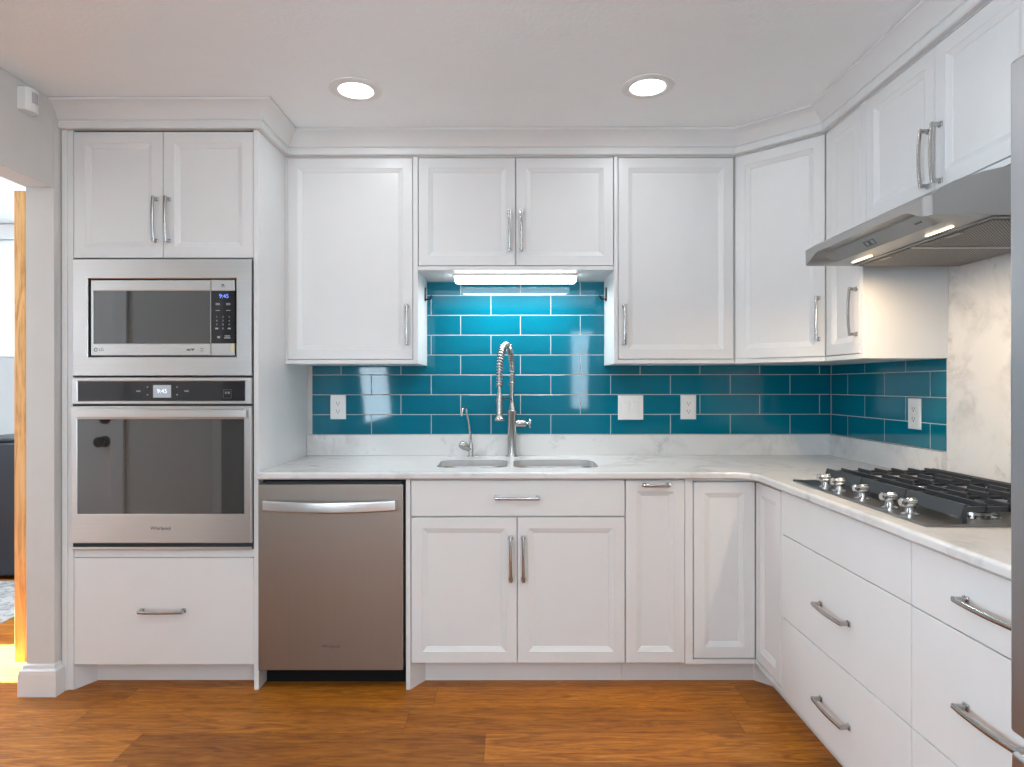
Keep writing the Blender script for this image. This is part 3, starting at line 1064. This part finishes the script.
# diagonal corner cabinet
pa, pb = Vector((1.038, VU)), Vector((VUR, 2.688))
dd = (pb - pa); dl = dd.length; dd.normalize()
ang = math.atan2(dd.y, dd.x)


class Diag(Frame):
    def w(self, p):
        u, v, z = p
        return Vector((pa.x + dd.x * u - dd.y * v, pa.y + dd.y * u + dd.x * v, z))


DG = Diag(ang)
t = Thing('corner_wall_cabinet', 'white diagonal corner wall cabinet with one panelled door', 'cabinet', (dl / 2, 0, ZU), DG)
inv = lambda x, y: ((x - pa.x) * dd.x + (y - pa.y) * dd.y, -(x - pa.x) * dd.y + (y - pa.y) * dd.x)
nb = 0.0205
q0, q1 = inv(1.0355, VU + 0.022), inv(VUR + 0.022, 2.6865)
pl_ = [q0, (0.012, nb), (dl - 0.012, nb), q1, inv(XT - 0.003, 2.6865), inv(XT - 0.003, YT - 0.003), inv(1.0355, YT - 0.003)]
mb = MB(); mb.prism(pl_, ZU, 2.4, 'z'); mb.build('carcass', M['white'], t)
mb = MB(); mb.box(0.0, dl, 0.001, 0.0195, ZU, ZU + 0.018, 0.001); mb.build('bottom_rail', M['white'], t)
mb = MB(); mb.box(0.0, dl, 0.001, 0.0195, ZD + 0.003, 2.333, 0.001); mb.build('top_rail', M['white'], t)
d = panel_door('door', t, 0.003, dl - 0.002, ZU + 0.021, ZD, 0.0); handle(d, 0.0, dl - 0.028, 1.549, True)

upper('wall_cabinet', 'narrow single-door white wall cabinet on the right wall beside the range hood', -2.6845, -2.4035, ZU, ZD,
      [(-2.6825, -2.4225, -2.4445, 1.549, 1)], R, VUR, XT - 0.003, (0.0, 0.018))
upper('wall_cabinet', 'two-door white wall cabinet above the range hood', -2.4025, -1.6050, 1.855, ZD,
      [(-2.3775, -1.9935, -2.020, 1.984, 1), (-1.9905, -1.6080, -1.964, 1.984, 1)], R, VUR, XT - 0.003, (0.022, 0.0))

# ------------------------------------------------------------------ range hood
hu0, hu1, hz = -2.332, -1.630, 1.703
hf, hb = 1.065, XT - 0.004
t = Thing('range_hood', 'stainless under-cabinet range hood with two lit strips, over the cooktop', 'range hood', ((hu0 + hu1) / 2, hf, hz), R)
mb = MB()
N = 40
secs = []
for k in range(N + 1):
    s = k / N
    u = hu0 + (hu1 - hu0) * s
    e = min(s, 1 - s) * (hu1 - hu0)
    b_ = max(0.0, min(1.0, (e - 0.012) / 0.10))
    b_ = b_ * b_ * (3 - 2 * b_)
    rnd = max(0.0, 0.02 - e) / 0.02
    fo = 0.010 * rnd ** 2            # slightly rounded front corners in plan
    zb = hz + 0.031 * b_
    pts = [(hf + fo, hz + 0.052), (hf + fo + 0.001, zb + 0.0005), (hf + fo + 0.003 + 0.050 * b_, zb + 0.003 * b_), (hf + 0.085, hz + 0.0002), (hb, hz)]
    top = [(hb, hz + 0.136), (VUR - 0.002, hz + 0.135), (1.277, hz + 0.127), (1.20, hz + 0.110), (1.13, hz + 0.087), (1.095, hz + 0.070), (hf + fo + 0.006, hz + 0.056)]
    secs.append([(u, v, z) for v, z in pts + top])
mb.loops(secs)
mb.build('body', M['hood'], t, 30)
mb = MB()
mb.box(hu0 + 0.012, hu1 - 0.012, hf + 0.17, hb - 0.012, hz - 0.0035, hz - 0.0005, 0.001); mb.build('underside_panel', M['hood'], t)
for a, b in ((hu0 + 0.03, -1.996), (-1.980, hu1 - 0.03)):
    mb = MB(); mb.box(a, b, hf + 0.185, hb - 0.03, hz - 0.0065, hz - 0.004, 0.0005); f = mb.build('grease_filter', M['mesh'], t)
    mb = MB(); c = (a + b) / 2; mb.box(c - 0.03, c + 0.03, hf + 0.188, hf + 0.203, hz - 0.009, hz - 0.007, 0.0005); mb.build('filter_latch', M['hood'], f)
mb = MB(); mb.box(-1.994, -1.982, hf + 0.18, hb - 0.02, hz - 0.009, hz - 0.004, 0.001); mb.build('filter_bar', M['steel'], t)
for a, b in ((-2.258, -2.141), (-1.858, -1.746)):
    mb = MB(); mb.box(a, b, hf + 0.1375, hf + 0.1455, hz - 0.003, hz - 0.0003, 0.001); l = mb.build('light_strip', M['led'], t, label='lit warm white strip')
# control buttons and mark on the slanted strip
def strip_pt(u, f):
    """point on slanted control strip: f=0 at its top, 1 at its bottom"""
    return (u, hf + 0.053 + (0.085 - 0.053) * f, hz + 0.034 - 0.034 * f)
nrm = Vector((0, -0.034, -0.032)).normalized()
mb = MB()
for a, b in ((-2.05, -2.025), (-2.02, -1.995)):
    for (p, q, r_, s_) in ((a, b, 0.32, 0.36), (a, b, 0.70, 0.74), (a, a + 0.002, 0.36, 0.70), (b - 0.002, b, 0.36, 0.70)):
        pts = [Vector(strip_pt(p, r_)), Vector(strip_pt(q, r_)), Vector(strip_pt(q, s_)), Vector(strip_pt(p, s_))]
        mb.loops([[x + nrm * 0.0002 for x in pts], [x + nrm * 0.0012 for x in pts]])
mb.build('control_buttons', M['ink'], t)
mb = MB()
pts = [Vector(strip_pt(p, f)) for p, f in ((-1.795, 0.44), (-1.765, 0.44), (-1.765, 0.56), (-1.795, 0.56))]
mb.loops([[x + nrm * 0.0002 for x in pts], [x + nrm * 0.001 for x in pts]])
mb.build('brand_mark', M['ink'], t)
for a, b in ((-2.258, -2.141), (-1.858, -1.746)):
    area('hood_led', (hf + 0.1415, -(a + b) / 2, hz - 0.006), (0, 0, 0), 0.008, 0.115, 2.6, (1.0, 0.76, 0.50), None, math.radians(174))

# ------------------------------------------------------------------ gas cooktop
cu0, cu1, cf, cb = -2.380, -1.612, 1.048, 1.585
cz = ZC1
t = Thing('gas_cooktop', 'five-burner gas cooktop with black grates and chrome knobs set in the marble counter', 'cooktop', ((cu0 + cu1) / 2, cf, cz), R)
mb = MB()
mb.loops([[(u, v, cz + z) for u, v in ((cu0 + i, cf + i), (cu1 - i, cf + i), (cu1 - i, cb - i), (cu0 + i, cb - i))]
          for i, z in ((0, 0.0005), (0, 0.005), (0.002, 0.007), (0.012, 0.007), (0.020, 0.0045))])
mb.build('tray', M['cook'], t)
for ku in (-2.222, -2.128, -1.988, -1.842, -1.750):
    kv = 1.092
    mb = MB()
    mb.lathe((ku, kv, cz + 0.0045), (0, 0, 1), [(0.024, 0), (0.024, 0.004), (0.021, 0.006), (0.013, 0.008), (0.011, 0.016), (0.014, 0.020), (0.015, 0.028), (0.012, 0.032)], 22)
    mb.lathe((ku, kv + 0.016, cz + 0.038), (0, -1, 0), [(0.008, 0), (0.013, 0.003), (0.013, 0.022), (0.0095, 0.027), (0.0095, 0.030), (0.0125, 0.034), (0.0125, 0.041), (0.009, 0.044)], 18)
    mb.build('knob', M['chrome'], t, 40)
for bu, bv, br in ((-2.245, 1.26, 0.036), (-2.245, 1.47, 0.045), (-1.996, 1.36, 0.055), (-1.745, 1.26, 0.045), (-1.745, 1.47, 0.036)):
    mb = MB(); mb.lathe((bu, bv, cz + 0.0045), (0, 0, 1), [(br + 0.018, 0), (br + 0.016, 0.004), (br, 0.006), (br, 0.014), (br - 0.004, 0.016)], 26)
    bo = mb.build('burner', M['chrome'], t)
    mb = MB(); mb.lathe((bu, bv, cz + 0.0215), (0, 0, 1), [(br - 0.002, 0), (br, 0.003), (br - 0.002, 0.008), (br - 0.008, 0.010)], 26); mb.build('burner_cap', M['iron'], bo)
gz0, gz1 = cz + 0.034, cz + 0.054
w3 = (2.345 - 1.630) / 3
for k in range(3):
    a = -2.345 + w3 * k + 0.002
    b = a + w3 - 0.004
    mb = MB()
    y0, y1 = 1.150, 1.555
    # front and rear rails with sloped faces, wide at the foot
    mb.prism([(y0 - 0.004, gz0 - 0.014), (y0 + 0.014, gz0 - 0.014), (y0 + 0.014, gz1), (y0 + 0.006, gz1)], a, b, 'u')
    mb.prism([(y1 - 0.014, gz0), (y1, gz0), (y1 - 0.004, gz1), (y1 - 0.014, gz1)], a, b, 'u')
    for c in (a + 0.006, b - 0.006):
        mb.box(c - 0.005, c + 0.005, y0 + 0.012, y1 - 0.012, gz0, gz1 - 0.006, 0.0015)
    # fingers along the counter, broken over the burners
    for j in range(6):
        y = y0 + 0.062 + j * (y1 - y0 - 0.10) / 5
        gap = 0.030 if j not in (0, 5) else -1
        mid = (a + b) / 2
        for (p, q) in (((a + 0.001, mid - gap), (mid + gap, b - 0.001)) if gap > 0 else ((a + 0.001, b - 0.001),)):
            s0 = 0.006 if p < mid - 0.05 else 0.014
            mb.prism([(p, gz0 + 0.002), (q, gz0 + 0.002), (q - (0.010 if q < mid else 0.0), gz1 + 0.002), (p + (0.010 if p > mid else 0.0), gz1 + 0.002)], y - 0.0038, y + 0.0038, 'v')
    for c in (a + 0.05, b - 0.05):
        mb.box(c - 0.004, c + 0.004, y0 + 0.01, y1 - 0.01, gz0 + 0.001, gz0 + 0.010, 0.001)
    for fu in (a + 0.010, b - 0.010):
        for fv in (y0 + 0.010, y1 - 0.010):
            mb.box(fu - 0.006, fu + 0.006, fv - 0.006, fv + 0.006, cz + 0.0048, gz0 + 0.002, 0.001)
    mb.build('grate', M['iron'], t)

# ------------------------------------------------------------------ refrigerator
ff = 0.779
fu0, fu1 = -1.000, -0.090
t = Thing('refrigerator', 'grey stainless refrigerator at the right edge, nearest the camera', 'refrigerator', ((fu0 + fu1) / 2, ff, 0), R)
mb = MB(); mb.box(fu0 + 0.004, fu1 - 0.004, ff + 0.082, XW - 0.02, 0.03, 1.755, 0.004); mb.build('body', M['fridge'], t)
mid = (fu0 + fu1) / 2
for a, b, s in ((fu0, mid - 0.003, 1), (mid + 0.003, fu1, -1)):
    mb = MB(); mb.box(a, b, ff, ff + 0.072, 0.727, 1.774, 0.006, 3); d = mb.build('door', M['fridge'], t)
    mb = MB()
    hu = (b - 0.035) if s > 0 else (a + 0.035)
    mb.tube([(hu, ff - 0.001, 0.86), (hu, ff - 0.045, 0.875), (hu, ff - 0.05, 1.25), (hu, ff - 0.045, 1.625), (hu, ff - 0.001, 1.64)], 0.011, 10)
    mb.build('handle', M['steel'], d)
    mb = MB(); hx = (a + 0.03) if s > 0 else (b - 0.03); mb.box(hx - 0.025, hx + 0.025, ff + 0.02, ff + 0.12, 1.7785, 1.795, 0.004); mb.build('hinge_cover', M['gap'], t)
mb = MB(); mb.box(fu0, fu1, ff, ff + 0.072, 0.07, 0.698, 0.008, 3); d = mb.build('freezer_drawer', M['fridge'], t)
mb = MB(); mb.tube([(fu0 + 0.12, ff - 0.001, 0.62), (fu0 + 0.135, ff - 0.045, 0.62), (fu1 - 0.135, ff - 0.045, 0.62), (fu1 - 0.12, ff - 0.001, 0.62)], 0.011, 10); mb.build('handle', M['steel'], d)
for u in (fu0 + 0.06, fu1 - 0.06):
    for v in (ff + 0.14, 1.55):
        mb = MB(); mb.lathe((u, v, 0.0), (0, 0, 1), [(0.022, 0), (0.022, 0.012), (0.010, 0.016), (0.010, 0.031)], 14); mb.build('foot', M['black'], t)

# ------------------------------------------------------------------ sink
t = Thing('double_sink', 'stainless double-bowl undermount sink let into the marble counter', 'sink', (0.025, 2.93, 0.69))
for x0, x1 in ((-0.332, -0.025), (0.009, 0.382)):
    mb = MB()
    y0, y1 = 2.778, 3.082
    ins = [(-0.012, ZC0 - 0.001), (0.0, ZC0 - 0.001), (0.004, ZC0 - 0.02), (0.010, 0.735), (0.016, 0.715), (0.030, 0.702), (0.05, 0.698)]
    ls = [rrect(x0 + i, x1 - i, y0 + i, y1 - i, 0.068 if i < 0.03 else 0.05, z, 6) for i, z in ins]
    back = [(0.05, 0.695), (0.028, 0.698), (0.013, 0.713), (0.007, 0.735), (0.001, ZC0 - 0.022), (-0.003, ZC0 - 0.004), (-0.012, ZC0 - 0.004)]
    ls2 = [rrect(x0 + i, x1 - i, y0 + i, y1 - i, 0.068 if i < 0.03 else 0.05, z, 6) for i, z in back]
    mb.loops(ls, False, True)
    mb.loops(ls2, True, False)
    mb.loops([ls[0], ls2[-1]], False, False)
    b_ = mb.build('bowl', M['hood'], t, 40)
    mb = MB(); mb.lathe(((x0 + x1) / 2, 2.94, 0.6985), (0, 0, 1), [(0.045, 0), (0.043, 0.002), (0.03, 0.002), (0.02, -0.0002)], 24); mb.build('drain', M['chrome'], b_)

# ------------------------------------------------------------------ spring faucet
fx, fy = 0.0, 3.225
t = Thing('kitchen_faucet', 'tall brushed steel faucet with spring arch and pull-down spray head', 'faucet', (fx, fy, ZC1))
mb = MB(); mb.lathe((fx, fy, ZC1), (0, 0, 1), [(0.030, 0), (0.030, 0.004), (0.028, 0.007), (0.0245, 0.008), (0.0225, 0.02), (0.0225, 0.215), (0.025, 0.218), (0.025, 0.232), (0.0195, 0.236), (0.0165, 0.25), (0.0135, 0.27), (0.0125, 0.275)], 28)
mb.build('body', M['nickel'], t, 40)
hx, hy = -0.060, 3.055            # spray head, swung towards the viewer
arc_p = []
for k in range(41):
    s = k / 40
    a = PI * s
    zz = 1.34 + 0.126 * math.sin(a)
    c = (1 - math.cos(a)) / 2
    arc_p.append(Vector((fx + 0.001 + (hx - fx) * c, fy + (hy - fy) * c, zz)))
stem = [Vector((fx, fy, 1.17)), Vector((fx, fy, 1.25))] + arc_p + [Vector((hx, hy, 1.29)), Vector((hx, hy, 1.262))]
mb = MB(); mb.tube(stem, 0.0085, 12); mb.build('hose', M['nickel'], t, 50)
mb = MB(); mb.lathe((fx, fy, 1.183), (0, 0, 1), [(0.012, 0), (0.0125, 0.004), (0.0125, 0.085), (0.011, 0.09)], 20); mb.build('riser', M['nickel'], t)
# helical spring around the upper hose
cur = [Vector((fx, fy, 1.272)), Vector((fx, fy, 1.30))] + arc_p[1:] + [Vector((hx, hy, 1.30)), Vector((hx, hy, 1.262))]
acc = [0]
for a, b in zip(cur, cur[1:]):
    acc.append(acc[-1] + (b - a).length)
TL = acc[-1]
turns = 36
pts = []
SN = turns * 10
for k in range(SN + 1):
    s = TL * k / SN
    i = 0
    while i < len(acc) - 2 and acc[i + 1] < s:
        i += 1
    f_ = (s - acc[i]) / (acc[i + 1] - acc[i])
    p = cur[i].lerp(cur[i + 1], f_)
    tg = (cur[i + 1] - cur[i]).normalized()
    side = Vector((hy - fy, -(hx - fx), 0)).normalized()
    up = side.cross(tg)
    a = 2 * PI * turns * k / SN
    pts.append(p + (side * math.cos(a) + up * math.sin(a)) * 0.0155)
mb = MB(); mb.tube(pts, 0.0034, 6); mb.build('spring', M['nickel'], t, 60)
mb = MB(); mb.lathe((hx, hy, 1.278), (0, 0, -1), [(0.0165, 0), (0.0165, 0.012), (0.009, 0.016), (0.009, 0.045), (0.0135, 0.052), (0.0155, 0.075), (0.0155, 0.150), (0.017, 0.158), (0.027, 0.168), (0.027, 0.176), (0.024, 0.179)], 24)
mb.build('spray_head', M['nickel'], t, 40)
mb = MB(); mb.tube([(fx, fy, 1.196), (fx + (hx - fx) * 0.5, fy + (hy - fy) * 0.5, 1.203), (hx, hy + 0.018, 1.196)], 0.0055, 10)
mb.lathe((hx, hy, 1.186), (0, 0, 1), [(0.020, 0), (0.020, 0.016)], 20)
mb.build('spray_holder', M['nickel'], t, 40)
mb = MB(); mb.lathe((fx + 0.018, fy, 1.075), (1, 0, 0), [(0.012, 0), (0.0175, 0.004), (0.0175, 0.048), (0.015, 0.052), (0.007, 0.054), (0.007, 0.068)], 22)
mb.lathe((fx + 0.0845, fy, 1.075), (1, 0, 0), [(0.006, -0.004), (0.011, 0.0), (0.011, 0.010), (0.006, 0.013)], 16)
mb.tube([(fx + 0.090, fy - 0.02, 1.058), (fx + 0.090, fy + 0.02, 1.092)], 0.0045, 10)
mb.tube([(fx + 0.090, fy + 0.02, 1.058), (fx + 0.090, fy - 0.02, 1.092)], 0.0045, 10)
mb.build('valve_handle', M['nickel'], t, 40)

# ------------------------------------------------------------------ small filtered-water tap
px_, py_ = -0.207, 3.215
t = Thing('drinking_water_tap', 'small slim steel water tap with curved spout, left of the tall faucet', 'faucet', (px_, py_, ZC1))
mb = MB(); mb.lathe((px_, py_, ZC1), (0, 0, 1), [(0.018, 0), (0.018, 0.004), (0.012, 0.007), (0.011, 0.06), (0.009, 0.066), (0.006, 0.075)], 20); mb.build('body', M['nickel'], t, 40)
mb = MB()
sp = [(px_, py_, 0.978), (px_ - 0.003, py_, 1.02), (px_ - 0.012, py_ - 0.004, 1.09), (px_ - 0.021, py_ - 0.01, 1.132)]
for k in range(1, 10):
    a = PI * 0.95 * k / 9
    sp.append((px_ - 0.020 - 0.0085 * (1 - math.cos(a)), py_ - 0.012 - 0.04 * (1 - math.cos(a)), 1.134 + 0.026 * math.sin(a)))
sp.append((sp[-1][0] - 0.002, sp[-1][1], 1.118))
mb.tube(sp, 0.0062, 10); mb.build('spout', M['nickel'], t, 60)
mb = MB()
mb.lathe((px_ - 0.004, py_ - 0.006, 0.943), Vector((-0.8, -0.25, 0.55)), [(0.009, 0), (0.012, 0.014), (0.0175, 0.024), (0.020, 0.036), (0.020, 0.052), (0.015, 0.061)], 20)
mb.build('lever', M['nickel'], t, 40)

# ------------------------------------------------------------------ outlets and switch
def outlet(label, frame, u, z, v):
    t = Thing('wall_outlet', label, 'outlet', (u, v, z), frame, 'white duplex outlets on the tiles')
    w, h = 0.040, 0.0625
    mb = MB(); mb.loops([rect(u - w, u + w, z - h, z + h, v + dd, i) for i, dd in ((0, -0.0005), (0, -0.004), (0.003, -0.0065))], True, True); mb.build('cover_plate', M['plastic'], t)
    for s in (-1, 1):
        c = z + s * 0.0205
        mb = MB(); mb.box(u - 0.0165, u + 0.0165, v - 0.0082, v - 0.0060, c - 0.0145, c + 0.0145, 0.0006); f = mb.build('socket_face', M['plastic'], t)
        mb = MB(); mb.box(u - 0.0085, u - 0.0060, v - 0.0088, v - 0.0080, c - 0.003, c + 0.007); mb.box(u + 0.0060, u + 0.0085, v - 0.0088, v - 0.0080, c - 0.002, c + 0.006)
        mb.lathe((u, v - 0.0080, c - 0.0085), (0, -1, 0), [(0.003, 0), (0.003, 0.0008)], 10)
        mb.build('socket_slots', M['slot'], f)
    mb = MB(); mb.lathe((u, v - 0.0063, z), (0, -1, 0), [(0.003, 0), (0.0025, 0.001)], 10); mb.build('screw', M['plastic'], t)
    return t


outlet('white outlet left of the water tap, under the left wall cabinet', B, -0.896, 1.156, YT)
outlet('white outlet on the back tiles just right of the double switch', B, 0.909, 1.154, YT)
outlet('white outlet on the right wall tiles beside the marble slab', R, -2.604, 1.150, XT)
t = Thing('double_light_switch', 'square white double switch plate right of the faucet', 'switch', (0.6115, YT, 1.1525))
u, z, v = 0.6115, 1.1525, YT
mb = MB(); mb.loops([rect(u - 0.065, u + 0.065, z - 0.063, z + 0.063, v + dd, i) for i, dd in ((0, -0.0005), (0, -0.004), (0.003, -0.0065))]); mb.build('cover_plate', M['plastic'], t)
for c in (u - 0.023, u + 0.023):
    mb = MB(); mb.loops([rect(c - 0.0165, c + 0.0165, z - 0.033, z + 0.033, v + dd, i) for i, dd in ((0, -0.006), (0, -0.0078), (0.0008, -0.0084))]); rk = mb.build('rocker', M['plastic'], t)
    mb = MB(); mb.box(c - 0.012, c + 0.012, v - 0.0102, v - 0.0082, z - 0.016, z + 0.026, 0.0008); mb.build('paddle', M['plastic'], rk)

# ------------------------------------------------------------------ black hooks on the cabinet sides by the sink
def hook(label, x, s):
    t = Thing('towel_hook', label, 'hook', (x, 3.20, 1.70), B, 'black hooks beside the sink tiles')
    mb = MB(); mb.box(min(x, x + s * 0.004), max(x, x + s * 0.004), 3.190, 3.214, 1.690, 1.757, 0.001); mb.build('back_plate', M['black'], t)
    mb = MB(); mb.tube([(x + s * 0.003, 3.20, 1.698), (x + s * 0.026, 3.20, 1.698), (x + s * 0.030, 3.20, 1.703), (x + s * 0.036, 3.20, 1.718)], 0.0045, 10); mb.build('prong', M['black'], t, 60)


hook('small black hook on left cabinet side by the sink', -0.4370, 1)
hook('small black hook on right cabinet side by the sink', 0.4745, -1)

# ------------------------------------------------------------------ under-cabinet light
t = Thing('under_cabinet_light', 'lit white tube light under the cabinet above the sink', 'light', (0.0, 3.11, 1.765))
mb = MB(); mb.box(-0.284, 0.318, 3.065, 3.155, 1.794, 1.8035, 0.003); mb.build('housing', M['plastic'], t)
mb = MB(); mb.box(-0.277, 0.311, 3.070, 3.150, 1.7665, 1.7935, 0.008, 3); mb.build('lens', M['tube'], t)
area('tube_light', (0.017, 3.11, 1.763), (0, 0, 0), 0.56, 0.06, 4.3, (0.92, 0.98, 1.0))

# ------------------------------------------------------------------ downlights
def downlight_proto():
    t = Thing('downlight', 'round lit ceiling downlight on the left of the two', 'ceiling light', (-0.6165, 2.525, HC), B, 'recessed ceiling downlights')
    mb = MB(); c = (-0.6165, 2.525, HC)
    mb.lathe(c, (0, 0, -1), [(0.103, 0.0003), (0.102, 0.003), (0.092, 0.007), (0.078, 0.008), (0.070, 0.005), (0.0685, 0.0045)], 48, False, False); mb.build('trim_ring', M['plastic'], t)
    mb = MB(); mb.lathe(c, (0, 0, -1), [(0.069, 0.0046), (0.05, 0.0055), (0.0, 0.006)], 48, False, False); mb.build('lens', M['lamp'], t)
    return t


def light_copy(src, loc, label):
    r = src.copy()
    C.objects.link(r)
    r.location = loc
    r['label'] = label
    for ch in list(src.children):
        c = ch.copy()
        C.objects.link(c)
        c.parent = r
    return r


dlp = downlight_proto()
spots = [(-0.6165, 2.525), (0.533, 2.500), (-1.15, 1.0), (0.30, 0.9), (-0.62, -0.9), (0.55, -0.9)]  # first two are in view, the rest are added as bounce fill
names = ['', 'round lit ceiling downlight on the right, nearer the range hood', 'added fill downlight out of view, left front', 'added fill downlight out of view, above the camera',
         'added fill downlight behind the camera, left rear', 'added fill downlight behind the camera, right rear']
for i, (x, y) in enumerate(spots):
    if i:
        light_copy(dlp.o, (x, y, HC), names[i])
    area('downlight_beam', (x, y, HC - 0.010), (0, 0, 0), 0.13, 0.13, 1.7 if i < 2 else 5.0, (0.90, 0.95, 1.0), None, PI, 'DISK')

# ------------------------------------------------------------------ motion sensor
t = Thing('motion_sensor', 'small white motion sensor high on the left wall', 'sensor', (XL, 2.455, 2.33))
mb = MB()
pr = [(XL + 0.0005, -0.031), (XL + 0.026, -0.030), (XL + 0.036, -0.018), (XL + 0.040, 0.0), (XL + 0.036, 0.018), (XL + 0.026, 0.030), (XL + 0.0005, 0.031)]
mb.loops([[(a, 2.455 + b * k, z) for a, b in [(XL + (q - XL) * 1.15, w * 1.15) for q, w in pr]] for z, k in ((2.318, 0.9), (2.322, 1.0), (2.402, 1.0), (2.406, 0.9))]); mb.build('housing', M['plastic'], t, 40)
mb = MB()
mb.loops([[(XL + a * 1.15, 2.455 + b * 1.15, z) for a, b in ((0.0355, -0.018), (0.0418, -0.0), (0.0355, 0.018), (0.034, 0.015), (0.038, 0.0), (0.034, -0.015))] for z in (2.350, 2.392)]); mb.build('sensor_window', M['key'], t)

# ------------------------------------------------------------------ hall and laundry glimpse
mb = MB(); mb.box(-2.284, -2.236, 2.926, 3.04, 0.0, 2.163, 0.003)
solo(mb.build('oak_casing', M['oak']), 'tall golden oak casing board seen through the hall opening', 'door casing')
mb = MB(); mb.box(-3.75, -2.72, 3.40, 4.12, 0.0, 0.008, 0.002)
solo(mb.build('laundry_rug', M['rug']), 'grey and white patterned rug in front of the washer', 'rug')
t = Thing('washing_machine', 'dark grey top-load washer with its white lid raised, in the laundry', 'washer', (-3.2, 4.5, 0))
mb = MB(); mb.box(-3.56, -2.88, 4.16, 4.84, 0.02, 0.90, 0.02, 3); mb.build('body', M['charcoal'], t)
mb = MB(); mb.box(-3.565, -2.875, 4.155, 4.845, 0.901, 0.925, 0.008, 3); mb.build('top_deck', M['charcoal'], t)
for u in (-3.5, -2.94):
    for v in (4.22, 4.78):
        mb = MB(); mb.lathe((u, v, 0.0), (0, 0, 1), [(0.02, 0), (0.02, 0.021)], 12); mb.build('foot', M['black'], t)
mb = MB()
for i, (ins, dv) in enumerate(((0.0, 0.0), (0.045, 0.010), (0.10, 0.018))):
    pts = rrect(-3.52 + ins, -2.92 - ins, 0.93 + (ins if i else 0), 1.405 - ins, 0.13 - ins * 0.4, 0, 8)
    mb.loops([[(x, 4.72 - dv + 0.02, y) for x, y, _ in pts], [(x, 4.72 - dv, y) for x, y, _ in pts], [(x * 1 + (0.006 if x < -3.22 else -0.006), 4.716 - dv, y + (0.004 if y < 1.15 else -0.006)) for x, y, _ in pts]])
mb.build('lid', M['lid'], t, 40, label='white raised lid')
t = Thing('laundry_wall_cabinet', 'white wall cabinet above the washer, seen through the hall opening', 'cabinet', (-3.1, 4.6, 1.47))
mb = MB(); mb.box(-3.70, -2.30, 4.62, 4.948, 1.47, 2.43); mb.build('carcass', M['white'], t)
for a in (-3.699, -3.232, -2.765):
    panel_door('door', t, a, a + 0.464, 1.478, 2.31, 4.60)
mb = MB(); mb.box(-3.70, -2.30, 4.59, 4.618, 2.322, 2.43, 0.004); mb.build('frieze', M['white'], t)

for o in list(bpy.data.objects):
    if '_org' in o:
        del o['_org']
